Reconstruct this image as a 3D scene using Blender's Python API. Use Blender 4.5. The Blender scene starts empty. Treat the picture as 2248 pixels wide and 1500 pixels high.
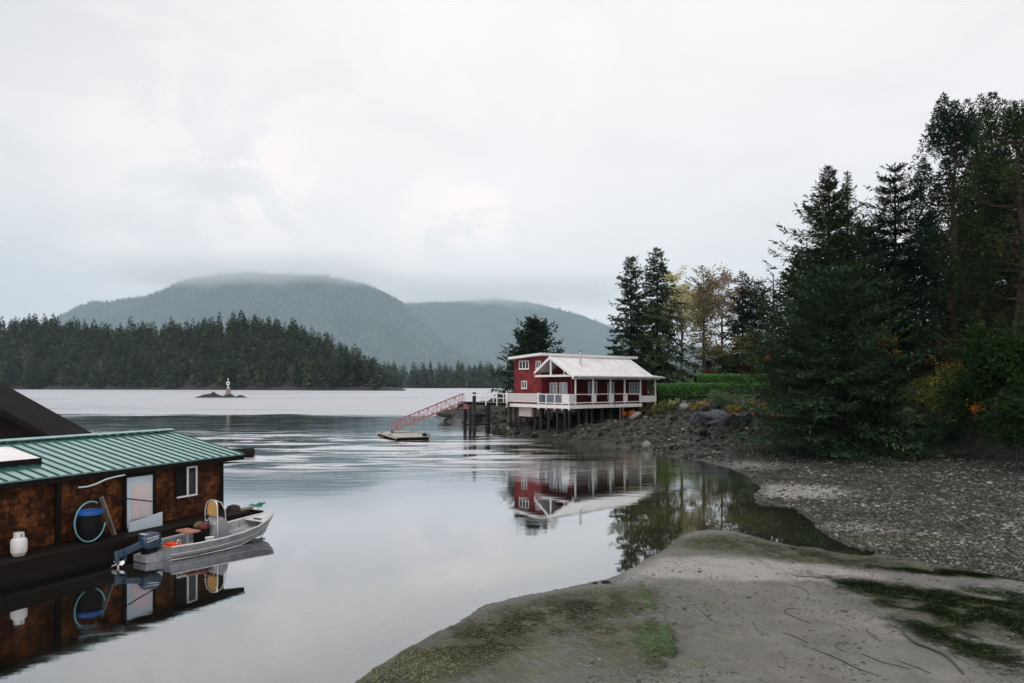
import bpy, math, random
import numpy as np
from mathutils import Matrix, Vector

F, CX, YH, H = 1500.0, 1124.0, 846.0, 5.05     # focal length, centre and horizon in photo pixels, eye height in metres
scene = bpy.context.scene
col = scene.collection
R = math.radians

def ground_pt(px, py, z=0.0):
    Y = F * (H - z) / (py - YH)
    return ((px - CX) / F * Y, Y)
def at(px, py, Y):
    return ((px - CX) / F * Y, Y, H - (py - YH) / F * Y)

# ------------------------------------------------------------------ noise
def _hash(xi, yi, seed):
    h = (xi.astype(np.int64) * 374761393 + yi.astype(np.int64) * 668265263 + seed * 974634777) & 0xffffffff
    h = ((h ^ (h >> 13)) * 1274126177) & 0xffffffff
    h = h ^ (h >> 16)
    return (h & 0xffffff) / float(0xffffff)
def vnoise(x, y, seed=0):
    x = np.asarray(x, float); y = np.asarray(y, float)
    xi, yi = np.floor(x), np.floor(y)
    fx, fy = x - xi, y - yi
    fx = fx * fx * (3 - 2 * fx); fy = fy * fy * (3 - 2 * fy)
    a = _hash(xi, yi, seed); b = _hash(xi + 1, yi, seed); c = _hash(xi, yi + 1, seed); d = _hash(xi + 1, yi + 1, seed)
    return (a * (1 - fx) + b * fx) * (1 - fy) + (c * (1 - fx) + d * fx) * fy
def fbm(x, y, seed=0, o=4):
    s, amp, t = 0, 1.0, 0
    for k in range(o):
        s = s + amp * vnoise(x * 2 ** k, y * 2 ** k, seed + k * 17); t += amp; amp *= .5
    return s / t
def sstep(a, b, x):
    t = np.clip((x - a) / (b - a), 0, 1)
    return t * t * (3 - 2 * t)

# ------------------------------------------------------------------ mesh helpers
def mesh_np(name, V, Fc, mats=None, smooth=False):
    V = np.asarray(V, np.float32); Fc = np.asarray(Fc, np.int32)
    me = bpy.data.meshes.new(name)
    k = Fc.shape[1]
    me.vertices.add(len(V)); me.vertices.foreach_set('co', V.ravel())
    me.loops.add(Fc.size); me.loops.foreach_set('vertex_index', Fc.ravel())
    me.polygons.add(len(Fc)); me.polygons.foreach_set('loop_start', np.arange(len(Fc), dtype=np.int32) * k)
    me.polygons.foreach_set('loop_total', np.full(len(Fc), k, np.int32))
    if smooth: me.polygons.foreach_set('use_smooth', np.ones(len(Fc), bool))
    me.update(calc_edges=True)
    for m in (mats if isinstance(mats, (list, tuple)) else [mats]):
        if m: me.materials.append(m)
    return me
def link(name, me, parent=None, loc=None):
    o = bpy.data.objects.new(name, me); col.objects.link(o)
    if parent is not None: o.parent = parent
    if loc is not None: o.location = loc
    return o
def tag(o, label=None, cat=None, group=None, kind=None):
    if label: o['label'] = label
    if cat: o['category'] = cat
    if group: o['group'] = group
    if kind: o['kind'] = kind
    return o
def thing(name, label, cat, loc=(0, 0, 0), rz=0.0, group=None):
    o = bpy.data.objects.new(name, None); col.objects.link(o)
    o.location = loc; o.rotation_euler = (0, 0, rz); o.empty_display_size = .3
    return tag(o, label, cat, group)
def dup(root, loc, rz=0.0, sc=1.0, label=None, group=None):
    r = root.copy(); col.objects.link(r); r.location = loc; r.rotation_euler = (0, 0, rz)
    r.scale = (sc, sc, sc) if not isinstance(sc, (tuple, list)) else sc
    if label: r['label'] = label
    if group: r['group'] = group
    for ch in root.children:
        c = ch.copy(); col.objects.link(c); c.parent = r
        for g in ch.children:
            d = g.copy(); col.objects.link(d); d.parent = c
    return r

class MB:
    """collects shapes that become one mesh object"""
    def __init__(self): self.v = []; self.f = []
    def add(self, vs, fs):
        n = len(self.v); self.v += [tuple(p) for p in vs]; self.f += [tuple(i + n for i in q) for q in fs]; return self
    def box(self, x0, x1, y0, y1, z0, z1):
        return self.add([(x0, y0, z0), (x1, y0, z0), (x1, y1, z0), (x0, y1, z0), (x0, y0, z1), (x1, y0, z1), (x1, y1, z1), (x0, y1, z1)],
                        [(0, 3, 2, 1), (4, 5, 6, 7), (0, 1, 5, 4), (1, 2, 6, 5), (2, 3, 7, 6), (3, 0, 4, 7)])
    def bar(self, p, q, w, h=None, up=(0, 0, 1)):
        """a box beam from p to q"""
        h = h or w; p = Vector(p); q = Vector(q); d = (q - p).normalized(); u = Vector(up)
        if abs(d.dot(u)) > .98: u = Vector((1, 0, 0))
        s = d.cross(u).normalized(); u = s.cross(d).normalized()
        vs = []
        for c in (p, q):
            for a, b in ((-1, -1), (1, -1), (1, 1), (-1, 1)): vs.append(c + s * a * w / 2 + u * b * h / 2)
        return self.add(vs, [(0, 1, 2, 3), (4, 7, 6, 5), (0, 4, 5, 1), (1, 5, 6, 2), (2, 6, 7, 3), (3, 7, 4, 0)])
    def tube(self, pts, r, n=8, cap=True):
        pts = [Vector(p) for p in pts]; m = len(pts); rs = r if isinstance(r, (list, tuple)) else [r] * m
        vs, fs = [], []; u0 = None
        for i, p in enumerate(pts):
            d = (pts[min(i + 1, m - 1)] - pts[max(i - 1, 0)]).normalized()
            if u0 is None:
                u0 = d.orthogonal().normalized()
            u0 = (u0 - d * u0.dot(d)).normalized(); w = d.cross(u0)
            for k in range(n):
                a = 2 * math.pi * k / n; vs.append(p + (u0 * math.cos(a) + w * math.sin(a)) * rs[i])
        for i in range(m - 1):
            for k in range(n):
                fs.append((i * n + k, i * n + (k + 1) % n, (i + 1) * n + (k + 1) % n, (i + 1) * n + k))
        if cap: fs.append(tuple(range(n))[::-1]); fs.append(tuple((m - 1) * n + k for k in range(n)))
        return self.add(vs, fs)
    def lathe(self, prof, cx=0, cy=0, n=16):
        vs, fs = [], []
        for r, z in prof:
            for k in range(n):
                a = 2 * math.pi * k / n; vs.append((cx + r * math.cos(a), cy + r * math.sin(a), z))
        m = len(prof)
        for i in range(m - 1):
            for k in range(n): fs.append((i * n + k, i * n + (k + 1) % n, (i + 1) * n + (k + 1) % n, (i + 1) * n + k))
        fs.append(tuple(range(n))[::-1]); fs.append(tuple((m - 1) * n + k for k in range(n)))
        return self.add(vs, fs)
    def prism(self, poly, d):
        """polygon (3-D points) pushed along vector d"""
        d = Vector(d); a = [Vector(p) for p in poly]; n = len(a)
        return self.add(a + [p + d for p in a], [tuple(range(n))[::-1], tuple(range(n, 2 * n))] + [(i, (i + 1) % n, n + (i + 1) % n, n + i) for i in range(n)])
    def build(self, name, m, parent=None, smooth=False, bevel=0):
        me = bpy.data.meshes.new(name); me.from_pydata(self.v, [], self.f); me.update()
        import bmesh
        bm = bmesh.new(); bm.from_mesh(me); bmesh.ops.recalc_face_normals(bm, faces=bm.faces); bm.to_mesh(me); bm.free()
        if smooth:
            me.polygons.foreach_set('use_smooth', np.ones(len(me.polygons), bool))
            try: me.set_sharp_from_angle(angle=R(40))
            except Exception: pass
        me.materials.append(m)
        o = link(name, me, parent)
        if bevel:
            b = o.modifiers.new('edge', 'BEVEL'); b.width = bevel; b.segments = 2; b.limit_method = 'ANGLE'
        return o

# ------------------------------------------------------------------ materials
def nt(name):
    m = bpy.data.materials.new(name); m.use_nodes = True; t = m.node_tree; t.nodes.clear()
    out = t.nodes.new('ShaderNodeOutputMaterial'); return m, t, out
class NG:
    """short node building"""
    def __init__(self, t): self.t = t
    def n(self, typ, **kw):
        nd = self.t.nodes.new(typ)
        for k, v in kw.items():
            if k == 'ins':
                for a, b in v.items():
                    s = nd.inputs[a]
                    if hasattr(b, 'is_output'): self.t.links.new(b, s)
                    else: s.default_value = b
            else: setattr(nd, k, v)
        return nd
    def lk(self, a, b): self.t.links.new(a, b)
    def math(self, op, a, b=None, c=None, clamp=False):
        ins = {0: a}
        if b is not None: ins[1] = b
        if c is not None: ins[2] = c
        return self.n('ShaderNodeMath', operation=op, use_clamp=clamp, ins=ins).outputs[0]
    def maprange(self, v, a, b, c=0., d=1., smooth=True):
        return self.n('ShaderNodeMapRange', interpolation_type='SMOOTHSTEP' if smooth else 'LINEAR', ins={0: v, 1: a, 2: b, 3: c, 4: d}).outputs[0]
    def noise(self, vec, scale=5., detail=4., rough=.55, dist=0., dim='3D'):
        return self.n('ShaderNodeTexNoise', noise_dimensions=dim, ins={'Vector': vec, 'Scale': scale, 'Detail': detail, 'Roughness': rough, 'Distortion': dist}).outputs['Fac']
    def mapping(self, vec, scale=(1, 1, 1), rot=(0, 0, 0), loc=(0, 0, 0)):
        return self.n('ShaderNodeMapping', ins={'Vector': vec, 'Scale': scale, 'Rotation': rot, 'Location': loc}).outputs[0]
    def mix(self, fac, a, b, blend='MIX'):
        nd = self.t.nodes.new('ShaderNodeMix'); nd.data_type = 'RGBA'; nd.blend_type = blend
        for s, v in ((nd.inputs[0], fac), (nd.inputs[6], a), (nd.inputs[7], b)):
            if hasattr(v, 'is_output'): self.t.links.new(v, s)
            else: s.default_value = (*v, 1) if isinstance(v, (tuple, list)) and len(v) == 3 else v
        return nd.outputs[2]
    def ramp(self, fac, stops):
        nd = self.t.nodes.new('ShaderNodeValToRGB'); cr = nd.color_ramp
        while len(cr.elements) < len(stops): cr.elements.new(.5)
        for e, (p, c) in zip(cr.elements, stops): e.position = p; e.color = (*c, 1)
        self.t.links.new(fac, nd.inputs[0]); return nd.outputs[0]
    def bump(self, h, strength=.3, dist=.05):
        return self.n('ShaderNodeBump', ins={'Strength': strength, 'Distance': dist, 'Height': h}).outputs[0]
def sc3(c, k): return tuple(min(1, x * k) for x in c)

def paint(name, c, rough=.6, var=.25, scale=3., bump=.15, bscale=None, spec=.4, metal=0., stretch=(1, 1, 1), dirt=None):
    m, t, out = nt(name); g = NG(t)
    tc = g.n('ShaderNodeTexCoord').outputs['Object']; v = g.mapping(tc, stretch)
    a = g.noise(v, scale, 6, .65)
    cc = g.ramp(a, [(.25, sc3(c, 1 - var)), (.5, c), (.75, sc3(c, 1 + var))])
    if dirt:
        b = g.maprange(g.noise(tc, scale * .6, 8, .7), .52, .68)
        cc = g.mix(b, cc, dirt)
    p = g.n('ShaderNodeBsdfPrincipled', ins={'Base Color': cc, 'Roughness': rough, 'Metallic': metal, 'Specular IOR Level': spec})
    rr = g.maprange(a, .3, .7, max(0, rough - .12), min(1, rough + .12), False); g.lk(rr, p.inputs['Roughness'])
    if bump:
        g.lk(g.bump(g.noise(v, bscale or scale * 5, 5, .6), bump, .03), p.inputs['Normal'])
    g.lk(p.outputs[0], out.inputs[0]); return m

def shingle(name, c, axis, rowh=.18, w=.14, var=.5, patch=None, lines=.35, bump=.6, duo=None):
    """rows of shingles; axis: which object axis runs along the wall"""
    m, t, out = nt(name); g = NG(t)
    tc = g.n('ShaderNodeTexCoord').outputs['Object']
    s = g.n('ShaderNodeSeparateXYZ', ins={0: tc}).outputs
    u = g.math('ADD', s[0], s[1]) if axis == 'both' else s[{'x': 0, 'y': 1}[axis]]
    vec = g.n('ShaderNodeCombineXYZ', ins={0: u, 1: s[2], 2: 0.}).outputs[0]
    br = g.n('ShaderNodeTexBrick', offset=.5, offset_frequency=2, squash=.8, squash_frequency=3,
             ins={'Vector': vec, 'Color1': (*(duo[0] if duo else sc3(c, 1 - var)), 1), 'Color2': (*(duo[1] if duo else sc3(c, 1 + var)), 1), 'Mortar': (*sc3(c, lines), 1), 'Scale': 1., 'Mortar Size': .008, 'Mortar Smooth': .3, 'Bias': -.25 if duo else 0., 'Brick Width': w, 'Row Height': rowh})
    n1 = g.noise(tc, 1.3, 6, .7); n2 = g.noise(g.mapping(tc, (8, 8, 2)), 4, 4, .6)
    cc = g.mix(g.maprange(n2, .3, .75, 0, .6), br.outputs[0], sc3(c, .6))
    if patch: cc = g.mix(g.math('MULTIPLY', g.maprange(n1, .5, .66), g.maprange(n2, .35, .6, .15, .6)), cc, patch, 'MIX')
    cc = g.mix(g.maprange(n1, .3, .56, .75, 0.), cc, sc3(c, .35))
    p = g.n('ShaderNodeBsdfPrincipled', ins={'Base Color': cc, 'Roughness': .8, 'Specular IOR Level': .12})
    saw = g.math('FRACT', g.math('DIVIDE', s[2], rowh))
    hh = g.math('SUBTRACT', g.math('MULTIPLY', br.outputs[1], -.5), saw)
    g.lk(g.bump(hh, bump, .02), p.inputs['Normal'])
    g.lk(p.outputs[0], out.inputs[0]); return m

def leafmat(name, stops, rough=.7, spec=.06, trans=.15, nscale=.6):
    """foliage: each leaf its own shade, and patches of tone through the crown"""
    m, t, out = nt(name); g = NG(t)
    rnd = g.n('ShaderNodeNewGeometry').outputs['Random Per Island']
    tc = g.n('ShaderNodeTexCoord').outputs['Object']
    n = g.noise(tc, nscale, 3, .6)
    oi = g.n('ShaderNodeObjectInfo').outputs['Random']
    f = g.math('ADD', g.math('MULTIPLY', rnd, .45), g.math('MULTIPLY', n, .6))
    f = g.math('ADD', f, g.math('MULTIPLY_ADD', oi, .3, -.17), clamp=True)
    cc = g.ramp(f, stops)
    p = g.n('ShaderNodeBsdfPrincipled', ins={'Base Color': cc, 'Roughness': rough, 'Specular IOR Level': spec})
    if trans:
        tr = g.n('ShaderNodeBsdfTranslucent', ins={'Color': cc})
        mx = g.n('ShaderNodeMixShader', ins={0: trans, 1: p.outputs[0], 2: tr.outputs[0]}); g.lk(mx.outputs[0], out.inputs[0])
    else: g.lk(p.outputs[0], out.inputs[0])
    return m

def glass(name, c=(.02, .025, .03), rough=.05, spec=.9):
    m, t, out = nt(name); g = NG(t)
    tc = g.n('ShaderNodeTexCoord').outputs['Object']
    cc = g.mix(g.noise(tc, 2, 2), c, sc3(c, 1.8))
    p = g.n('ShaderNodeBsdfPrincipled', ins={'Base Color': cc, 'Roughness': rough, 'IOR': 1.6, 'Specular IOR Level': spec})
    g.lk(g.bump(g.noise(tc, 1.5, 2), .05, .02), p.inputs['Normal'])
    g.lk(p.outputs[0], out.inputs[0]); return m

M = {}
M['white'] = paint('white_paint', (.68, .67, .67), .5, .1, 2.5, .06, dirt=(.56, .55, .53))
M['white_roof'] = paint('white_metal_roof', (.60, .605, .61), .4, .16, .9, .05, stretch=(1.6, .5, .5), dirt=(.46, .46, .44))
M['pale_metal'] = paint('pale_metal', (.55, .55, .55), .35, .15, 6, .05, metal=.6)
M['alu'] = paint('brushed_aluminium', (.31, .32, .345), .42, .3, 5, .1, metal=.55, stretch=(1, 6, 6), dirt=(.2, .21, .23))
def hullmat():
    m = paint('skiff_hull', (.30, .31, .335), .42, .3, 5, .1, metal=.55, stretch=(1, 6, 6), dirt=(.18, .19, .21)); t = m.node_tree; g = NG(t)
    p = [n for n in t.nodes if n.type == 'BSDF_PRINCIPLED'][0]; src = p.inputs['Base Color'].links[0].from_socket
    tc = g.n('ShaderNodeTexCoord').outputs['Object']; z = g.n('ShaderNodeSeparateXYZ', ins={0: tc}).outputs[2]
    wl = g.maprange(g.math('ADD', z, g.math('MULTIPLY_ADD', g.noise(g.mapping(tc, (2, 2, 6)), 3, 5, .7), .14, -.07)), .03, .1, 1, 0)
    sc = g.maprange(g.noise(g.mapping(tc, (.7, 5, 9)), 4, 7, .75), .58, .66)
    c = g.mix(g.math('MULTIPLY', wl, .85), src, (.045, .05, .04)); c = g.mix(g.math('MULTIPLY', sc, .5), c, (.5, .51, .53)); g.lk(c, p.inputs['Base Color']); return m
M['hull'] = hullmat()
M['darkwood'] = paint('dark_wet_wood', (.010, .008, .0075), .8, .4, 4, .4, spec=.08, stretch=(6, 6, 1))
M['deckwood'] = paint('dark_deck_boards', (.012, .009, .008), .8, .4, 2, .4, spec=.08, stretch=(1, 8, 8))
M['pile'] = paint('barnacled_pile', (.014, .012, .011), .85, .5, 3, .6, dirt=(.045, .042, .036))
M['greywood'] = paint('weathered_grey_wood', (.2, .18, .16), .8, .3, 4, .3, stretch=(1, 6, 6), dirt=(.08, .07, .06))
M['palewood'] = paint('pale_float_boards', (.36, .34, .30), .8, .25, 3, .3, stretch=(1, 5, 5), dirt=(.24, .22, .19))
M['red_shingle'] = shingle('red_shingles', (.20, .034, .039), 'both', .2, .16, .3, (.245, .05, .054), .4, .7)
M['red_board'] = shingle('shaded_red_boards', (.08, .012, .0135), 'both', .16, 3.0, .15, None, .5, .5)  # darker copy of the house red, porch shade put into the colour
M['cedar'] = shingle('orange_cedar_shingles', (.055, .018, .007), 'x', .17, .13, .75, (.27, .092, .026), .25, .8, ((.016, .007, .004), (.135, .046, .015)))
M['cedar_dark'] = shingle('dark_cedar_shingles', (.008, .0055, .005), 'both', .2, .15, .6, (.016, .011, .01), .4, .8)
M['concrete'] = paint('stained_concrete', (.42, .37, .35), .85, .2, 3, .3, dirt=(.25, .2, .18))
M['glass'] = glass('window_glass', (.01, .012, .015), .05, .35)
M['glass_pale'] = glass('pale_window_glass', (.16, .19, .22), .08)
M['rail_glass'] = glass('glass_railing', (.05, .06, .075), .06)
M['red_metal'] = paint('red_painted_steel', (.27, .10, .115), .55, .3, 5, .05)
M['black'] = paint('black_rubber', (.005, .005, .006), .7, .4, 6, .1, spec=.15)
M['blue'] = paint('blue_plastic', (.004, .075, .28), .4, .15, 5, .03)
M['teal_hose'] = paint('teal_hose', (.1, .27, .32), .45, .2, 8, .02)
M['pale_hose'] = paint('pale_hose', (.45, .55, .55), .45, .15, 8, .02)
M['orange'] = paint('orange_plastic', (.75, .075, .015), .42, .12, 5, .03)
M['outboard'] = paint('dark_blue_cowling', (.018, .042, .075), .32, .25, 4, .02, spec=.6)
M['stripe'] = paint('silver_decal', (.5, .52, .55), .4, .1, 5, 0)
M['tan'] = paint('tan_vinyl', (.3, .14, .1), .55, .2, 6, .05)
M['yellow_canvas'] = paint('ochre_canvas', (.42, .25, .09), .8, .25, 7, .15)
M['maroon'] = paint('dark_red_cloth', (.12, .02, .03), .85, .4, 6, .3)
M['olive'] = paint('olive_cloth', (.1, .1, .03), .85, .4, 6, .3)
M['green_rope'] = paint('green_rope', (.01, .3, .17), .7, .3, 12, .3)
M['rope'] = paint('dark_rope', (.03, .022, .02), .8, .3, 12, .2)
M['bark'] = paint('brown_bark', (.022, .017, .014), .9, .45, 2.5, .8, 8, stretch=(3, 3, .6), dirt=(.045, .042, .037))
M['bark_grey'] = paint('grey_bark', (.085, .075, .07), .9, .4, 3, .6, 8, stretch=(3, 3, .5))
M['bark_red'] = paint('peeling_cedar_bark', (.035, .022, .018), .9, .5, 2.5, .9, 8, stretch=(4, 4, .4), dirt=(.1, .075, .06))
M['rock'] = None
# ================================================================== camera, sky, light
cam = bpy.data.cameras.new('camera'); co = bpy.data.objects.new('camera', cam); col.objects.link(co); scene.camera = co
co.location = (0, 0, H); co.rotation_euler = (R(90), 0, 0)
cam.sensor_width = 36; cam.lens = 36 * F / 2248; cam.shift_y = (YH - 750) / 2248
cam.clip_start = .2; cam.clip_end = 40000
scene.view_settings.view_transform = 'Standard'; scene.view_settings.look = 'None'
scene.view_settings.exposure = .3; scene.view_settings.gamma = 1
scene.cycles.use_denoising = True
scene.cycles.max_bounces = 12; scene.cycles.diffuse_bounces = 2; scene.cycles.glossy_bounces = 3; scene.cycles.transparent_max_bounces = 12
scene.cycles.volume_bounces = 6
SUN_EL, SUN_AZ = R(58), R(215)      # azimuth clockwise from +Y: behind the camera, a little to the left
w = bpy.data.worlds.new('World'); scene.world = w; w.use_nodes = True
t = w.node_tree; t.nodes.clear(); g = NG(t)
out = t.nodes.new('ShaderNodeOutputWorld')
bg = g.n('ShaderNodeBackground', ins={'Strength': .1}); g.lk(bg.outputs[0], out.inputs[0])
sky = g.n('ShaderNodeTexSky', sky_type='NISHITA', sun_disc=False, sun_elevation=SUN_EL, sun_rotation=SUN_AZ, dust_density=4.)
d = g.n('ShaderNodeTexCoord').outputs['Generated']
n1 = g.noise(g.mapping(d, (1.2, 1.2, 2.6), loc=(.4, .1, .3)), 1.7, 6, .5, .25)
n2 = g.noise(g.mapping(d, (1.6, 1.6, 4.5), loc=(2.4, 1.1, .7)), 2.6, 7, .55, .4)
cl = g.ramp(g.math('ADD', g.math('MULTIPLY', n1, .6), g.math('MULTIPLY', n2, .4)),
            [(.34, (.765, .762, .76)), (.46, (.835, .826, .816)), (.6, (.885, .873, .86))])
sp = g.n('ShaderNodeSeparateXYZ', ins={0: d}).outputs
# heavier grey-blue cloud to the north-west, low down and high up
west = g.maprange(g.math('ADD', g.math('MULTIPLY', sp[0], -1.), g.math('MULTIPLY', g.math('SUBTRACT', n2, .5), 1.1)), .2, .68)
low = g.maprange(sp[2], .02, .26, 1, .35); hi = g.maprange(g.math('ADD', sp[2], g.math('MULTIPLY', sp[0], -.35)), .38, .75)
wk = g.math('MULTIPLY', west, g.math('MAXIMUM', low, g.math('MULTIPLY', hi, .9)))
cl = g.mix(g.math('MULTIPLY', wk, .8), cl, (.44, .475, .505))
hor = g.maprange(g.math('ADD', sp[2], g.math('MULTIPLY', g.math('SUBTRACT', n1, .5), .12)), .0, .2, .5, 0.)
cl = g.mix(hor, cl, (.82, .817, .815))
n3 = g.noise(g.mapping(d, (1., 1., 1.3), loc=(7.4, 3.1, .2)), 9., 5, .6, .5)
# thin places where warm light comes through
def glow(px, py, size, k):
    v = Vector(((px - CX) / F, 1, -(py - YH) / F)).normalized()
    dt = g.n('ShaderNodeVectorMath', operation='DOT_PRODUCT', ins={0: g.n('ShaderNodeVectorMath', operation='NORMALIZE', ins={0: d}).outputs[0], 1: v}).outputs['Value']
    m = g.maprange(dt, math.cos(size * 1.6), math.cos(size * .3))
    m = g.math('MULTIPLY', m, g.maprange(n3, .42, .58))
    return g.math('MULTIPLY', m, k)
for px, py, s_, k in ((1045, 478, .04, .65), (955, 485, .045, .45), (590, 395, .05, .35), (420, 420, .12, .25), (930, 420, .2, .1), (560, 340, .2, .08)):
    cl = g.mix(glow(px, py, s_, k), cl, (1.10, .985, .94))
back = g.maprange(sp[1], .1, -.7, 1., 1.25)
cl = g.n('ShaderNodeVectorMath', operation='SCALE', ins={0: cl, 'Scale': back}).outputs[0]
cl = g.n('ShaderNodeVectorMath', operation='MULTIPLY', ins={0: cl, 1: (1.04, 1., 1.)}).outputs[0]
clx = g.n('ShaderNodeVectorMath', operation='SCALE', ins={0: cl, 'Scale': 10.}).outputs[0]
g.lk(g.mix(.97, sky.outputs[0], clx), bg.inputs[0])

sun = bpy.data.lights.new('sun', 'SUN'); so = bpy.data.objects.new('sun', sun); col.objects.link(so)
sun.energy = 1.1; sun.angle = R(30); sun.color = (1, .95, .88)
sd = Vector((math.sin(SUN_AZ) * math.cos(SUN_EL), math.cos(SUN_AZ) * math.cos(SUN_EL), math.sin(SUN_EL)))
so.rotation_euler = (-sd).to_track_quat('-Z', 'Y').to_euler(); so.location = (-20, -30, 60)

# ================================================================== haze over everything
m, t, out = nt('haze_air'); g = NG(t)
HAZE = 4.4e-5
pv = g.n('ShaderNodeVolumePrincipled', ins={'Color': (.68, .87, 1., 1), 'Density': HAZE, 'Anisotropy': -.25}); g.lk(pv.outputs[0], out.inputs['Volume'])
hz = MB().box(-19000, 19000, -400, 21000, -8, 2700).build('haze', m); tag(hz, kind='stuff')

# ================================================================== land shape near the camera
SHORE_PX = [(560,1640),(680,1560),(775,1500),(870,1440),(960,1385),(1080,1325),(1200,1295),(1330,1275),(1400,1243),(1440,1220),(1470,1200),
 (1474,1186),(1500,1171),(1560,1163),(1620,1168),(1680,1185),(1740,1197),(1800,1203),(1850,1208),(1880,1209),
 (1862,1198),(1825,1182),(1795,1160),(1770,1136),(1745,1116),(1705,1111),(1662,1108),(1655,1085),(1666,1066),(1646,1050),(1619,1035),(1573,1020),(1542,1012),
 (1476,1004),(1419,989),(1380,982),(1334,978),(1233,968),(1213,964),(1150,957),(1110,957),(1085,954),(1060,948),(1044,938),(1022,934),(1000,929),(953,917)]
SHORE = [ground_pt(*p) for p in SHORE_PX] + [(-12.5, 116), (-4, 125), (20, 129), (60, 133), (260, 150)]
LAND = SHORE + [(260, -40), (-9, -40), (-7, 3)]
BANK = [(60, -30), (45, -6), (38.5, 10), (33.5, 24), (28.8, 36), (25.2, 46), (22.3, 54), (20.4, 60.5), (17.5, 66), (12.6, 72.5), (7, 77.5), (1, 82), (-3, 89), (-6, 99), (-6, 109), (-1, 116), (20, 121), (60, 125), (250, 138)]
PLATEAU = BANK + [(250, -30)]
TIP_I = 19
BAR = SHORE[:TIP_I + 1] + [ground_pt(1960, 1224), ground_pt(2060, 1243), ground_pt(2248, 1279), (22, 15.5), (26, 12.0), (26, -40), (-9, -40), (-7, 3)]
TRICKLE = [ground_pt(1850, 1206), ground_pt(1960, 1224), ground_pt(2060, 1243), ground_pt(2248, 1279), (22, 15.5), (30, 11)]

def seg_dist(x, y, pts):
    best = np.full(x.shape, 1e9)
    for (ax, ay), (bx, by) in zip(pts[:-1], pts[1:]):
        dx, dy = bx - ax, by - ay; l2 = dx * dx + dy * dy + 1e-12
        tt = np.clip(((x - ax) * dx + (y - ay) * dy) / l2, 0, 1)
        best = np.minimum(best, (x - ax - tt * dx) ** 2 + (y - ay - tt * dy) ** 2)
    return np.sqrt(best)
def inside(x, y, poly):
    r = np.zeros(x.shape, bool); n = len(poly)
    for i in range(n):
        (ax, ay), (bx, by) = poly[i], poly[(i + 1) % n]
        if ay == by: continue
        c = (ay > y) != (by > y)
        r ^= c & (x < (bx - ax) * (y - ay) / (by - ay) + ax)
    return r

def land(x, y):
    """height and surface weights at world x, y (arrays)"""
    x = np.asarray(x, float); y = np.asarray(y, float)
    wob = np.clip(y / 45, .12, 1.6)
    xw = x + (fbm(x * .9, y * .9, 3, 3) - .5) * .55 * wob; yw = y + (fbm(x * .9, y * .9, 9, 3) - .5) * .9 * wob
    ds = seg_dist(xw, yw, SHORE); db = seg_dist(xw, yw, BANK)
    inl = inside(xw, yw, LAND); inp = inside(xw, yw, PLATEAU)
    bar = np.where(inside(xw, yw, BAR), 1, -1) * seg_dist(xw, yw, BAR)
    wbar = sstep(-.35, .35, bar)
    tt = ds / (ds + db + 1e-6)
    rocky = sstep(44, 58, y + (fbm(x * .15, y * .15, 21, 3) - .5) * 14) * (1 - sstep(17, 24, x - (y - 60) * .3) * .75)
    zb = .75 + 1.15 * rocky
    z = zb * np.where(rocky > .5, tt ** .62, tt)
    z = z + wbar * .055 * sstep(0, 2.2, ds)
    top = sstep(0, 5.5, np.where(inp, db, 0)) * (2.55 - 1.15 * rocky) + np.where(inp, np.minimum(db * .012, .6), 0)
    z = np.where(inp, zb + top, z)
    z = np.where(inl, z + .015, -np.minimum(.015 + ds * (.075 + .1 * sstep(0, 12, ds)), 2.4))
    # relief
    n1 = fbm(x * .55, y * .55, 5, 5) - .5; n2 = fbm(x * 2.3, y * 2.3, 6, 4) - .5; n3 = fbm(x * 7., y * 7., 7, 3) - .5
    edge = sstep(.1, 2.5, ds)
    rk = rocky * inl * sstep(0, 3., ds)
    z = z + rk * (n1 * 1.1 + n2 * .45) + inl * (1 - rocky) * (1 - wbar) * edge * (n1 * .12 + n2 * .05) + inl * wbar * (edge * (n2 * .03 + n3 * .012)) + np.where(inl, n3 * .02 * (1 - wbar), 0)
    tr = seg_dist(xw, yw, TRICKLE)
    z = z - inl * .13 * np.exp(-(tr / .45) ** 2)
    z = np.where(inl & (ds > .6), np.maximum(z, .02), z)
    return z, dict(ds=ds, db=db, inl=inl, inp=inp, wbar=wbar, rocky=rocky, trick=tr)

def blob(x, y, px, py, rx, ry, rot=0.):
    cx, cy = ground_pt(px, py); c, s = math.cos(rot), math.sin(rot)
    u = (x - cx) * c + (y - cy) * s; v = -(x - cx) * s + (y - cy) * c
    return np.exp(-((u / rx) ** 2 + (v / ry) ** 2))

NA, NR = 620, 640
ang = np.linspace(R(-62), R(80), NA); rad = np.exp(np.linspace(math.log(5.5), math.log(250), NR))
A_, R_ = np.meshgrid(ang, rad); gx = (np.sin(A_) * R_).ravel(); gy = (np.cos(A_) * R_).ravel()
gz, W = land(gx, gy)
idx = np.arange(NA * NR).reshape(NR, NA)
q = np.stack([idx[:-1, :-1], idx[:-1, 1:], idx[1:, 1:], idx[1:, :-1]], -1).reshape(-1, 4)
keep = (gz[q] > -2.35).any(1); q = q[keep]

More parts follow.
